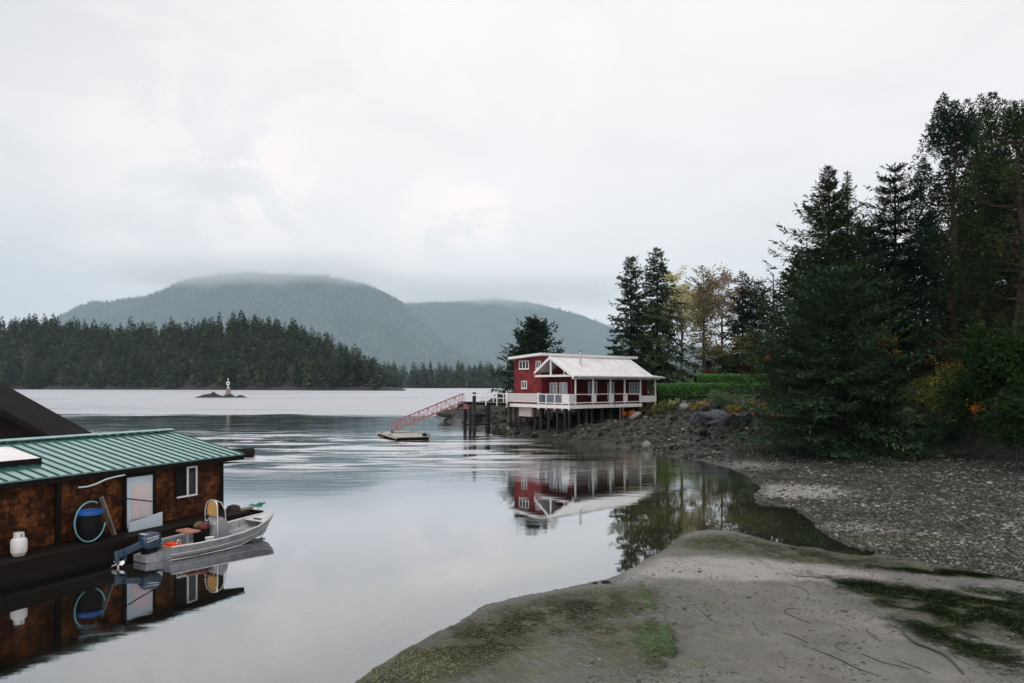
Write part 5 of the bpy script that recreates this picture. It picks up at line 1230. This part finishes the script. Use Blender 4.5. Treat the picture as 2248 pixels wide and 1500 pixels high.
outcrop(1585, 926, ray_ground(1585, 936), 4.0, 1.9, .95, 5, (.06, .066, .08), 'broad blue-grey bedrock outcrop between the beach and the russet plants')
outcrop(1985, 972, 45.5, 2.4, 1., .34, 8, (.11, .12, .14), 'low blue-grey rock slab at the foot of the dark bank under the trees')
outcrop(1010, 916, 98, 3.6, 2.6, 1.1, 9, (.035, .036, .03), 'dark rounded rock at the tip of the point behind the pier piles')
outcrop(1090, 912, 84, 4.2, 2.6, 1.5, 12, (.04, .038, .033), 'dark craggy rock mound behind the pier beside the deck')
for (px, py, s) in ((1330, 1279, .13), (1306, 1280, .07)):
    X_, Y_ = ground_pt(px, py, .04); o = link('stone', bmesh_[2], None, (X_, Y_, .04)); o.scale = (s, s * .6, s * .6)
    tag(o, ('larger' if s > .1 else 'smaller') + ' of two dark stones at the water edge of the sandbar', 'stone')

def pebbles(name, N, pxr, pyr, r0, sig, cond, mt, label, dist=40., flat=.55):
    V0, F0 = ico(1)
    px = rg.uniform(*pxr, N); py = rg.uniform(*pyr, N) if not callable(pyr) else pyr(N)
    Yw = F * (H - .35) / (py - YH); Xw = (px - CX) / F * Yw
    z, Wt = land(Xw, Yw); ok = cond(Wt, z, Xw, Yw); Xw, Yw, z = Xw[ok], Yw[ok], z[ok]; n = len(z)
    r = r0 * np.exp(rg.normal(0, sig, n)) * (.6 + Yw / dist)
    a = rg.uniform(0, 6.28, n); c, s = np.cos(a), np.sin(a)
    jit = 1 + rg.normal(0, .16, (n, len(V0), 1)); P = V0[None] * jit * np.stack([np.ones(n), rg.uniform(.55, .95, n), rg.uniform(.35, .75, n) * flat * 1.5], -1)[:, None, :] * r[:, None, None]
    x = P[..., 0] * c[:, None] - P[..., 1] * s[:, None] + Xw[:, None]; y = P[..., 0] * s[:, None] + P[..., 1] * c[:, None] + Yw[:, None]; zz = P[..., 2] + z[:, None] + r[:, None] * .12
    V = np.stack([x, y, zz], -1).reshape(-1, 3); Fc = (F0[None] + (np.arange(n) * len(V0))[:, None, None]).reshape(-1, 3)
    tag(link(name, mesh_np(name, V, Fc, mt)), label, 'stones', kind='stuff')
def stonemat(name, stops):
    m, t, out = nt(name); g = NG(t)
    rnd = g.n('ShaderNodeNewGeometry').outputs['Random Per Island']; tc = g.n('ShaderNodeTexCoord').outputs['Object']
    c = g.ramp(g.math('ADD', g.math('MULTIPLY', rnd, .72), g.math('MULTIPLY_ADD', g.noise(tc, .45, 5, .65), .9, -.25)), stops)
    p = g.n('ShaderNodeBsdfPrincipled', ins={'Base Color': c, 'Roughness': .65, 'Specular IOR Level': .4}); g.lk(g.bump(g.noise(tc, 30, 3), .4, .02), p.inputs['Normal']); g.lk(p.outputs[0], out.inputs[0]); return m
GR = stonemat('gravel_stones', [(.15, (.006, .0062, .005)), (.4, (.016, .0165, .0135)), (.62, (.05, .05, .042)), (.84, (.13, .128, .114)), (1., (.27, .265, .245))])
RB_ = stonemat('rubble_stones', [(.15, (.005, .005, .004)), (.5, (.014, .0135, .011)), (.74, (.04, .038, .031)), (.9, (.11, .104, .09)), (1., (.22, .21, .185))])
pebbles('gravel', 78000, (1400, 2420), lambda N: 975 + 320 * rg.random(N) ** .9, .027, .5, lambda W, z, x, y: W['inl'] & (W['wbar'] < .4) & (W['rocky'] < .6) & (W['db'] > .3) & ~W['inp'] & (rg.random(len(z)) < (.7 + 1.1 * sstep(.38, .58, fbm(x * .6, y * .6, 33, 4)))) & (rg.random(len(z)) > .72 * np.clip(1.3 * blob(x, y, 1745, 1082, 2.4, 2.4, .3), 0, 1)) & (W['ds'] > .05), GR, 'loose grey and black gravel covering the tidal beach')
pebbles('rubble', 9000, (950, 1760), (905, 1004), .085, .5, lambda W, z, x, y: W['inl'] & (W['rocky'] > .3) & ((W['db'] > .4) | ~W['inp']) & (W['ds'] > .1), RB_, 'broken stones and rubble of the shore under the red house', 70., .7)
pebbles('sand_casts', 11000, (820, 2300), lambda N: 1190 + 330 * rg.random(N), .014, .5, lambda W, z, x, y: W['inl'] & (W['wbar'] > .8) & (fbm(x * .7, y * .7, 5, 4) + rg.normal(0, .05, len(z)) > .5), stonemat('sand_casts', [(.2, (.025, .024, .022)), (.6, (.07, .067, .062)), (1., (.24, .23, .22))]), 'small dark worm casts and shells dotting the sandbar', 30., .4)

# ================================================================== weed on the sandbar
def weed(name, N, spots, mt, label, ang0, Lr, wr, zoff=.012, thr=.35):
    Vs, Fs, n0 = [], [], 0
    P = []
    for (px, py, rx, ry, rot, share) in spots:
        k = int(N * share); cx, cy = ground_pt(px, py); u = rg.normal(0, rx * .62, k); v = rg.normal(0, ry * .62, k); c, s = math.cos(rot), math.sin(rot)
        P.append(np.stack([cx + u * c - v * s, cy + u * s + v * c], 1))
    P = np.concatenate(P); ok = fbm(P[:, 0] * 2.1, P[:, 1] * 2.1, 15, 4) + rg.normal(0, .07, len(P)) > .5 - thr * .2; P = P[ok]
    n = len(P); a = ang0 + (fbm(P[:, 0] * .5, P[:, 1] * .5, 16, 3) - .5) * 2.4 + rg.normal(0, .45, n); L = rg.uniform(*Lr, n); wd = rg.uniform(*wr, n)
    pts = []; x, y = P[:, 0].copy(), P[:, 1].copy()
    for k in range(4):
        z, Wt = land(x, y); pts.append((x.copy(), y.copy(), z + zoff * (1 + .8 * rg.random(n)), a.copy(), Wt['inl'] & (Wt['wbar'] > .3)))
        x += np.cos(a) * L / 3; y += np.sin(a) * L / 3; a = a + rg.normal(0, .4, n)
    ok = pts[0][4] & pts[3][4]; rows = []
    for k, (x, y, z, a, _) in enumerate(pts):
        ww = wd * (.5, 1, .9, .15)[k]; rows.append(np.stack([x - np.sin(a) * ww / 2, y + np.cos(a) * ww / 2, z], -1)); rows.append(np.stack([x + np.sin(a) * ww / 2, y - np.cos(a) * ww / 2, z + .004], -1))
    V = np.stack(rows, 1)[ok]; n = len(V); b = (np.arange(n) * 8)[:, None]
    Fc = np.concatenate([b + np.array([[0, 1, 3, 2]]), b + np.array([[2, 3, 5, 4]]), b + np.array([[4, 5, 7, 6]])])
    tag(link(name, mesh_np(name, V.reshape(-1, 3), Fc, mt)), label, 'seaweed', kind='stuff')
GW = leafmat('green_sea_lettuce', [(.15, (.012, .022, .006)), (.45, (.03, .055, .014)), (.75, (.05, .10, .022)), (.95, (.09, .16, .04))], rough=.45, spec=.4, trans=.1, nscale=.9)
DW = leafmat('dull_algae', [(.15, (.03, .032, .018)), (.45, (.07, .075, .036)), (.75, (.13, .135, .07)), (.95, (.24, .24, .15))], rough=.6, spec=.3, trans=.05, nscale=.9)
weed('sea_lettuce', 24000, [(2040, 1330, 1.7, .5, -.75, .36), (2150, 1385, 1.8, .7, -.9, .3), (2090, 1272, 1.6, .3, -.35, .12), (2190, 1330, 1.4, .8, -.3, .12), (2080, 1430, .5, 1.2, .25, .12), (1905, 1305, .6, .25, -.4, .06)], GW, 'bright green seaweed strewn over the east side of the sandbar'.replace(' over the east side of', ' across'), R(-42), (.1, .4), (.007, .022))
weed('sea_lettuce', 6500, [(1440, 1440, .8, .2, 1.45, .26), (1413, 1385, 1.2, .09, 1.52, .2), (1468, 1425, .9, .1, 1.42, .17), (1388, 1405, 1.1, .08, 1.55, .14), (1428, 1335, 1.2, .06, 1.5, .12), (1300, 1395, .5, .13, .6, .06), (1350, 1390, .9, .06, 1.5, .05)], GW, 'patch of green seaweed on the near part of the sandbar', R(95), (.06, .24), (.004, .013), thr=-.25)
weed('algae', 17000, [(1080, 1400, 2.6, .8, .62, .38), (1280, 1340, 1.7, .7, .4, .16), (950, 1460, 1.4, .6, .6, .12), (1640, 1198, 1.9, 1.2, -.1, .16), (1830, 1232, 2., .95, -.35, .16), (1370, 1400, 1., .5, .4, .06)], DW, 'dull olive algae matted over the edges of the sandbar', R(-38), (.05, .2), (.008, .022))
CROP = 2.927
kelpm = paint('dark_kelp', (.025, .026, .014), .4, .4, 6, .1, spec=.5)
KS = [([(765, 440), (900, 452), (1000, 460), (1070, 485), (1110, 497)], .016), ([(755, 505), (820, 525), (870, 565)], .013), ([(820, 660), (735, 655), (715, 685), (790, 720), (880, 755)], .015), ([(1250, 795), (1240, 815), (1290, 855), (1335, 885)], .014),
      ([(1470, 815), (1490, 855), (1560, 905), (1650, 940), (1740, 985), (1800, 1040), (1860, 1112)], .034), ([(1100, 885), (1045, 890), (1050, 920), (1100, 950)], .012), ([(880, 920), (1000, 970), (1080, 1010), (1200, 1070), (1320, 1112)], .015),
      ([(1200, 965), (1340, 1020), (1420, 1040), (1520, 1070)], .014), ([(500, 735), (520, 770), (545, 800)], .011), ([(165, 650), (190, 680), (250, 735)], .014), ([(1430, 1010), (1560, 1060), (1650, 1100)], .012), ([(700, 810), (790, 850), (870, 890)], .012)]
for pts, r_ in KS:
    q_ = [ground_pt(1480 + a / CROP, 1120 + b / CROP, .1) for a, b in pts]
    dense = []
    for i in range(len(q_) - 1):
        p0, p1, p2, p3 = q_[max(i - 1, 0)], q_[i], q_[i + 1], q_[min(i + 2, len(q_) - 1)]
        for k in range(5):
            u = k / 5; dense.append(tuple(.5 * (2 * p1[j] + (p2[j] - p0[j]) * u + (2 * p0[j] - 5 * p1[j] + 4 * p2[j] - p3[j]) * u * u + (3 * p1[j] - p0[j] - 3 * p2[j] + p3[j]) * u ** 3) for j in (0, 1)))
    dense.append(q_[-1]); zz = land(np.array([d[0] for d in dense]), np.array([d[1] for d in dense]))[0]
    n = len(dense); x = MB(); r_ *= .75; x.tube([(d[0], d[1], z + r_ * .5) for d, z in zip(dense, zz)], [r_ * (.45 + .75 * math.sin(math.pi * (k + .6) / (n + .2))) for k in range(n)], 6)
    o = x.build('kelp_strand', kelpm, None, True)
    if r_ > .022: tag(o, 'thickest dark kelp stalk running down the sandbar beside the green seaweed', 'kelp')
    else: tag(o, 'thin dark strand of kelp lying curved on the pale sandbar', 'kelp', 'kelp strands on the sandbar')

# ================================================================== hedges, bushes, plants on the point
def hedge(name, label, px0, px1, py0, py1, Y_, depth, seed, n):
    x0, _, zb = at(px0, py1, Y_); x1, _, zt = at(px1, py0, Y_); zb -= .8
    root = thing(name, label, 'hedge', ((x0 + x1) / 2, Y_ + depth / 2, zb)); L = x1 - x0; hh = zt - zb; r = np.random.default_rng(seed)
    nu, nv = 60, 24; uu = np.linspace(-L / 2, L / 2, nu); prof = []
    for s in np.linspace(0, 1, nv):      # rounded cross-section
        a = np.pi * s; prof.append((-math.cos(a), math.sin(a)))
    Vs = []
    for u in uu:
        for (c_, s_) in prof:
            k = .94 + .1 * fbm(np.array(u * .8), np.array(c_ * 2 + s_), seed, 3); e = min(1, (L / 2 - abs(u)) / .5 + .55)
            Vs.append((u, np.sign(c_) * abs(c_) ** .35 * depth / 2 * k * e, (s_ ** .35) * hh * k * (.9 + .1 * e)))
    Vs = np.array(Vs); ii = np.arange(nu * nv).reshape(nu, nv); qq = np.stack([ii[:-1, :-1], ii[:-1, 1:], ii[1:, 1:], ii[1:, :-1]], -1).reshape(-1, 4)
    link('core', mesh_np('core', Vs * np.array([.985, .93, .97]), qq, leafmat(name + '_core', [(.2, (.01, .02, .008)), (.8, (.02, .04, .012))], trans=0), True), root)
    fi = r.integers(0, len(qq), n); w4 = r.dirichlet(np.ones(4), n); O = (Vs[qq[fi]] * w4[..., None]).sum(1)
    nr = unit(O * np.array([.05, 1.2, .6]) - np.array([0, 0, hh * .2])); D = unit(nr * .5 + r.normal(0, .6, (n, 3)) + np.array([0, 0, .45]))
    ll = .15 * r.uniform(.6, 1.4, n); V, Fq = leafquads(O, D, ll, ll * .55, r, .8)
    link('foliage', mesh_np('foliage', V, Fq, LM['hedge']), root); return root
hedge('hedge', 'long clipped green hedge running from the house deck to the big spruce', 1441, 1712, 843, 884, 74, 2.6, 3, 15000)
hedge('hedge', 'shorter upper clipped hedge rising behind the long one', 1532, 1720, 822, 846, 84, 2.6, 4, 9000)
def bush(name, label, cat, px, py, Y_, rx, ry, rz, leafm, seed, n=1500, leaf=.16, k=9, group=None, up=.3):
    if Y_ < 0:                # sits on the bank where the sight line meets it
        Y_ = ray_ground(px, py + .8 * rz * F / -Y_) or -Y_
    X_, y_, z_ = at(px, py, Y_); r = np.random.default_rng(seed)
    C = unit(r.normal(0, 1, (k, 3))) * r.uniform(.3, 1.05, (k, 1)) * np.array([rx, ry, rz]); C[:, 2] = np.maximum(C[:, 2], -rz * .6); C[0] = 0
    V, Fq = clumps(C, r.uniform(.22, .55, k) * min(rx, rz * 1.3), n // k, leaf, seed, (1, 1, .85), up)
    root = thing(name, label, cat, (X_, Y_, z_ - rz), 0, group); V[:, 2] += rz
    link('foliage', mesh_np('foliage', V, Fq, leafm), root)
    st = MB()
    for j in range(5): c_ = C[j % k]; st.tube([(r.normal(0, .1), r.normal(0, .1), -.3), (c_[0] * .5, c_[1] * .5, rz * .6), (c_[0] * .9, c_[1] * .9, rz + c_[2] * .9)], [.035, .025, .012], 5, cap=False)
    st.build('stems', M['bark'], root); return root
B = bush
B('round_bush', 'large round dull green bush in front of the long hedge', 'bush', 1583, 878, -69, 1.5, 1.3, 1.2, LM['dull'], 21, 4600, .14, 14)
B('groundcover', 'bright yellow-green groundcover beside the white end of the deck', 'plant', 1462, 895, -68, 1.5, 1., .55, LM['yshrub'], 22, 1800, .12)
B('shrub', 'pale yellow shrub below the left end of the long hedge'.replace('left end', 'house end'), 'shrub', 1478, 884, -69, .8, .7, .42, LM['yellow'], 23, 800, .11)
B('shrub', 'low yellow-green shrub just left of the round bush'.replace('just left of', 'between pale boulder and'), 'shrub', 1528, 893, -68, 1.1, .9, .45, LM['yshrub'], 24, 1200, .12)
B('plant', 'orange-brown autumn plants under the deck corner', 'plant', 1383, 909, -66.5, 1.2, .8, .42, LM['orange'], 25, 1000, .11)
B('shrub', 'loose grey-green shrub between the round bush and the spruce', 'shrub', 1637, 882, -67, 1.2, 1., .9, LM['dull'], 26, 1100, .13)
B('shrub', 'rust-red low shrub above the blue-grey outcrop', 'shrub', 1648, 911, -63, 1.5, .9, .4, LM['orange'], 27, 1200, .11)
B('shrub', 'golden-leaved low shrub near the edge of the spruce branches', 'shrub', 1668, 898, -64, 1., .8, .55, LM['ochre'], 28, 900, .12)
B('plant', 'russet plants on the rocks below the round bush', 'plant', 1575, 905, -64.5, 1.3, .8, .3, LM['russet'], 29, 900, .1)
B('plant', 'mossy green plants on the bank below the deck post', 'plant', 1440, 906, -66.3, 1.4, .9, .45, LM['shrub'], 30, 1300, .11)
B('plant', 'golden and rust ground plants above the outcrop rock', 'plant', 1610, 898, -65, 1.5, .9, .4, LM['ochre'], 37, 1200, .1)
B('plant', 'rust-coloured plants at the foot of the golden-leaved shrub', 'plant', 1690, 908, -64, 1.2, .8, .4, LM['orange'], 38, 900, .1)
B('plant', 'green and rust plants beside the pale boulder near the deck', 'plant', 1412, 899, -66, 1.1, .8, .4, LM['yshrub'], 39, 900, .1)
B('shrub', 'yellow-leaved shrub low against the hedge beside the round bush', 'shrub', 1545, 888, -70, .9, .7, .5, LM['ochre'], 40, 800, .1)
B('shrub', 'red-leaved shrub peeping over the upper hedge', 'shrub', 1655, 815, 90, 2.6, 1.4, .9, LM['russet'], 31, 1200, .18)
B('shrub', 'small rust shrub at the end of the upper hedge', 'shrub', 1562, 822, 88, 1.3, 1., .6, LM['russet'], 32, 700, .16)
B('bush', 'rounded green bush standing above the red-leaved shrub', 'bush', 1660, 796, 96, 2.8, 1.6, 1.5, LM['dull'], 33, 2200, .18)
B('bush', 'vivid orange bush against the dark spruce', 'bush', 1693, 782, 80, .75, .8, 1.25, LM['orange'], 34, 1100, .15)
B('bush', 'dark upright yew behind the far end of the house roof', 'bush', 1350, 772, 84, .9, .9, 1.5, LM['dark'], 35, 1600, .16)
B('shrub', 'pale dry plant beside the last white porch post', 'shrub', 1430, 858, 72.6, .35, .3, .7, LM['ochre'], 36, 220, .12)

# ================================================================== trees on the point
def gz(X_, Y_): return zland(X_, Y_)
def spruce(name, label, px, pytop, Y_, Rd, leafm, seed, nbr, step, leaf, cat='tree', base=.6, **kw):
    X_ = (px - CX) / F * Y_; z0 = gz(X_, Y_); zt = H + (YH - pytop) / F * Y_
    V, Fq, tr = conifer(zt - z0, Rd, base, seed, nbr, step, leaf, **kw)
    return plant(name, label, cat, (X_, Y_, z0), V, Fq, leafm, tr)
S = spruce
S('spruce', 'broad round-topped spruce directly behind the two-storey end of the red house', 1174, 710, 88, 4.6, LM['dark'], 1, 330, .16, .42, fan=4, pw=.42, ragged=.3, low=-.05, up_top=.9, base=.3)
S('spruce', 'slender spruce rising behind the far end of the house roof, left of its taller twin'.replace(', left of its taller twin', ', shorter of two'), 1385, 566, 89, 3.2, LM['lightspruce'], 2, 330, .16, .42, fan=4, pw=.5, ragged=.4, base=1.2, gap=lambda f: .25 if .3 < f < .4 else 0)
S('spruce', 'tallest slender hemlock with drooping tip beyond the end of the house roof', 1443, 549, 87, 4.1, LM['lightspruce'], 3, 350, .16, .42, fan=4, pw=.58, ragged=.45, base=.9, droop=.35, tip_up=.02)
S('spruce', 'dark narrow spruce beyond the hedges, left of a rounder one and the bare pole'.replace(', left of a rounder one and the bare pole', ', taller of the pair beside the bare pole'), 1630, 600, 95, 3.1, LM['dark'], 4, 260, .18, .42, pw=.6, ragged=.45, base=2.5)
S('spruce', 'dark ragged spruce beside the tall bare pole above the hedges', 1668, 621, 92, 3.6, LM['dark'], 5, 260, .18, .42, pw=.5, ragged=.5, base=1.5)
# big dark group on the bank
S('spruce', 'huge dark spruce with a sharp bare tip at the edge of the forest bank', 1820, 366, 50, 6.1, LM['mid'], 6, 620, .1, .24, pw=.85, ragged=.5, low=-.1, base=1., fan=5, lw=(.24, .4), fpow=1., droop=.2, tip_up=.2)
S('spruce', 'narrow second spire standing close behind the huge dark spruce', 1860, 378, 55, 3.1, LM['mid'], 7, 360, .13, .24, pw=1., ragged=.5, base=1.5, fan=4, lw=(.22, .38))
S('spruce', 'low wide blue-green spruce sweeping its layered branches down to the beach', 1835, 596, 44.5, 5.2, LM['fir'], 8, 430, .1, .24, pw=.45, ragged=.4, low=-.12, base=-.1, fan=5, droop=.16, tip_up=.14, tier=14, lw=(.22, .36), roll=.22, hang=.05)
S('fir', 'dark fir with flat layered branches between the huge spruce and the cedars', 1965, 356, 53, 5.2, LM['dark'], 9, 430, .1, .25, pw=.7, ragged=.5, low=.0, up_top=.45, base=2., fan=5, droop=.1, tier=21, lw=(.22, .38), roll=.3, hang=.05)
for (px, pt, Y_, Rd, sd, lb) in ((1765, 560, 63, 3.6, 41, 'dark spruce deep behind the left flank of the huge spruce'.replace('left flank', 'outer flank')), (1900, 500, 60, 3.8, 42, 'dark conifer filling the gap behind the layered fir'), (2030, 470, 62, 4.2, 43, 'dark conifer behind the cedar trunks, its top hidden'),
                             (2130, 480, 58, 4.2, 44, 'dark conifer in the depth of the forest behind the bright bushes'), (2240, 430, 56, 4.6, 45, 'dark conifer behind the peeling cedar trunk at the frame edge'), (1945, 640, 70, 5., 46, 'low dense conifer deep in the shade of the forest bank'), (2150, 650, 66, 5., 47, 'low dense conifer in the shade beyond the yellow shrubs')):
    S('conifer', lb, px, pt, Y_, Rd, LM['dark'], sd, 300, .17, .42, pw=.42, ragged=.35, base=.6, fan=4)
def cedar(label, px, pytop, Y_, seed, crown, n_cl, leafm, trunk_r, per=95, leaf=.3, pxw=80, rzc=(.9, 1.5)):
    X_ = (px - CX) / F * Y_; z0 = gz(X_, Y_); zt = H + (YH - pytop) / F * Y_; Ht = zt - z0; r = np.random.default_rng(seed); k = Y_ / F
    mb = MB(); top = Ht * .93; pts = [(r.normal(0, .12) * (j > 0), r.normal(0, .12), -.5 + (top + .5) * j / 8) for j in range(9)]
    mb.tube(pts, [trunk_r * (1.35 if j == 0 else 1) * (1 - j / 8.6) + .02 for j in range(9)], 11)
    C = []
    for i in range(n_cl):
        f = r.random() ** .8; z = Ht * (crown + (1 - crown) * f) - .4; Rm = pxw * k * (1 - .55 * f ** 2.2) * (.7 + .3 * min(1, (1 - f) * 6 + .2))
        az = r.uniform(0, 6.28); rr = Rm * r.uniform(.2, 1.) ** .7 * (1.25 if r.random() < .2 else 1.); C.append((rr * math.cos(az), rr * math.sin(az), z - rr * .1))
        q0 = Vector((0, 0, max(.5, z - rr * .45))); q1 = Vector(C[-1]); mid = q0.lerp(q1, .55) + Vector((0, 0, -.15 * rr))
        mb.tube([q0, mid, q1], [.075 * trunk_r / .3, .05, .02], 5, cap=False)
    C.append((0, 0, Ht - .7)); C = np.array(C); n = len(C)
    ci = np.repeat(np.arange(n), int(per * 1.7)); m_ = len(ci); rz_ = r.uniform(*rzc, n)[ci]; hz = r.random(m_) ** .8
    a = r.uniform(0, 6.28, m_); rad_ = (1 - hz) ** .6 * rz_ * .62 * r.random(m_) ** .4          # pointed tufts
    O = C[ci] + np.stack([np.cos(a) * rad_, np.sin(a) * rad_, (hz - .45) * rz_ * 1.7], -1)
    D = unit(np.stack([np.cos(a) * .6, np.sin(a) * .6, np.full(m_, .35)], -1) + r.normal(0, .45, (m_, 3))); ll = leaf * r.uniform(.6, 1.5, m_)
    V, Fq = leafquads(O, D, ll, ll * r.uniform(.22, .4, m_), r, .8)
    return plant('cedar', label, 'tree', (X_, Y_, z0), V, Fq, leafm, mb, M['bark_red'])
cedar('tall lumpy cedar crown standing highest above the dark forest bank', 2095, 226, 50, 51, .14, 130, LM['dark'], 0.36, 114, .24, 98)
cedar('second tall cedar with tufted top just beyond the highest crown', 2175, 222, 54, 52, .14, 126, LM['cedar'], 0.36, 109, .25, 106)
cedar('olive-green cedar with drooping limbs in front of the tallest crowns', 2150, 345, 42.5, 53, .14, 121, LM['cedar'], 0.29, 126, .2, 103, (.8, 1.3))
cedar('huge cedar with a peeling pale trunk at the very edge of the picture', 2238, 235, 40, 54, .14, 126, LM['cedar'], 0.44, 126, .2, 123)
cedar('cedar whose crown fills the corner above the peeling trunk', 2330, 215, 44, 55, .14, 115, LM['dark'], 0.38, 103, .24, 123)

def leafy(name, label, px, pytop, Y_, spread, base, seed, leafm, nl, per, leaf, cr, barkm, levels=3, r0=.22, up=.6, lean=(0, 0), z0=None, flat=(1, 1, .7), hang=0., frac=1.):
    X_ = (px - CX) / F * Y_; zz = gz(X_, Y_) if z0 is None else z0; Ht = H + (YH - pytop) / F * Y_ - zz
    mb, tips = limb_tree(Ht, spread, base, seed, nl, levels, up, r0, lean=lean)
    r = random.Random(seed); T = [p for p, d in tips if r.random() < frac]
    V, Fq = clumps(T, np.array([r.uniform(*cr) for _ in T]), per, leaf, seed, flat, 0., hang, .1)
    return plant(name, label, 'tree', (X_, Y_, zz), V, Fq, leafm, mb, barkm)
leafy('birch', 'yellow-green leafy tree glowing behind the two slender spruces', 1497, 600, 100, 5.6, 6, 61, LM['yellow'], 13, 46, .3, (.7, 1.4), M['bark_grey'], up=.9)
leafy('bare_tree', 'nearly leafless pinkish twiggy tree behind the larch', 1585, 602, 98, 6.4, 7, 62, LM['twig'], 12, 26, .38, (.7, 1.3), M['bark_grey'], 3, .2, .8)
leafy('bare_tree', 'grey-pink bare twiggy tree around the tall bare pole', 1715, 655, 100, 5., 4, 66, LM['twig'], 7, 9, .4, (.5, 1.), M['bark_grey'], 3, .16, .8)
V, Fq, tr = conifer(16.2, 3.8, 5.0, 63, 190, .18, .34, pw=.45, ragged=.5, low=-.1, up_top=.7, droop=.1, fan=2, trunk_r=.34, hang=.0)
X_ = (1545 - CX) / F * 90; z0 = gz(X_, 90); plant('larch', 'thin olive larch with a thick straight trunk at the centre of the tree group', 'tree', (X_, 90, z0), V * np.array([1, 1, (H + (YH - 590) / F * 90 - z0) / 16.2]), Fq, LM['larch'], tr, M['bark_grey'])
leafy('pine', 'spreading olive-green pine with a leaning trunk above the upper hedge', 1600, 725, 93, 4.4, 3.5, 64, LM['larch'], 9, 40, .26, (.5, .95), M['bark'], 3, .2, .15, (1.2, 0), flat=(1.3, 1.3, .4))
leafy('pine', 'low dark spreading pine just above the upper hedge', 1625, 760, 91, 4., 2., 67, LM['mid'], 9, 50, .26, (.5, .95), M['bark'], 3, .18, .2, flat=(1.3, 1.3, .45))
leafy('young_tree', 'small bare sapling leaning beside the larch trunk', 1528, 740, 89, 1.6, 2.5, 65, LM['larch'], 4, 5, .2, (.2, .4), M['bark_grey'], 2, .07, .7)
x = MB(); X_ = (1702 - CX) / F * 88; zz = gz(X_, 88); zt = H + (YH - 600) / F * 88
x.tube([(X_, 88, zz - .3), (X_ - .1, 88, (zz + zt) / 2), (X_ - .28, 88, zt)], [.3, .22, .06], 9)
r = random.Random(4)
for k in range(16):
    z = zz + (zt - zz) * r.uniform(.3, .8); a = r.uniform(0, 6.28); l = r.uniform(.5, 1.7); xx = X_ - .28 * (z - zz) / (zt - zz); x.tube([(xx, 88, z), (xx + math.cos(a) * l, 88 + math.sin(a) * l, z + r.uniform(-.1, .4))], [.04, .012], 4, cap=False)
tag(x.build('snag', M['bark_grey'], None, True), 'tall bare grey pole of a dead tree above the hedges', 'dead tree')

# undergrowth at the foot of the forest
for (px, py, Y_, rx, rz, mt, sd, n, lf, lb) in (
    (2190, 800, 37, 2.1, 2.5, 'bright', 71, 5200, .2, 'tall bright green bush below the peeling cedar trunk'), (2130, 890, 38.5, 1.6, 1.7, 'bright', 72, 3200, .18, 'bright green bush low beside the yellow shrubs'),
    (2225, 930, 34.5, 1.7, 1.6, 'bright', 73, 3200, .18, 'green leafy bush at the beach edge by the picture border'), (2035, 860, 43, 1.9, 1.5, 'yshrub', 74, 2600, .16, 'yellow-green shrub at the foot of the layered fir'),
    (2095, 820, 43, 1.4, 1.0, 'ochre', 75, 900, .16, 'golden autumn shrub between green bushes'), (2140, 895, 37, .4, .4, 'orange', 76, 90, .15, 'small orange-leaved plant among the green bushes'),
    (1943, 758, 47.5, .9, 1.1, 'ochre', 77, 500, .18, 'yellow autumn foliage glowing in front of the dark fir'), (2010, 920, 44, 2.2, .9, 'dull', 78, 2200, .16, 'dull green undergrowth on the bank under the yellow shrub'),
    (2080, 955, 40.5, 2., .7, 'dark', 79, 1600, .18, 'dark undergrowth overhanging the beach below the bushes'), (1930, 905, 47, 2.4, 1.3, 'dark', 80, 2000, .2, 'dark low bush beside the sweeping blue-green spruce'), (2110, 770, 46, 2.6, 1.6, 'russet', 81, 700, .18, 'dim russet foliage in the forest shade'),
    (2290, 850, 35, 2.4, 3., 'bright', 82, 3000, .22, 'large green bush at the beach edge beyond the picture border')):
    B('bush', lb, 'bush', px, py, Y_, rx, rx * .9, rz, LM[mt], sd, int(n * 1.25), lf, 26)
# a small cabin half hidden in the wood
cb = thing('cabin', 'small brown cabin with white trim glimpsed through the dark trees', 'cabin', (*at(2045, 800, 60)[:2], zland(*at(2045, 800, 60)[:2])))
x = MB(); x.box(-2.2, .7, 0, 4, -.4, 4.6); x.build('wall', M['red_board'], cb)
x = MB(); x.box(-2.6, .9, -.35, 4.4, 4.62, 4.84); x.build('roof', M['darkwood'], cb)
x = MB(); x.box(-1.6, .85, -.42, -.355, 4.6, 4.82); x.box(.62, .74, -.1, -.003, 2.9, 4.6); x.build('trim', M['white'], cb)
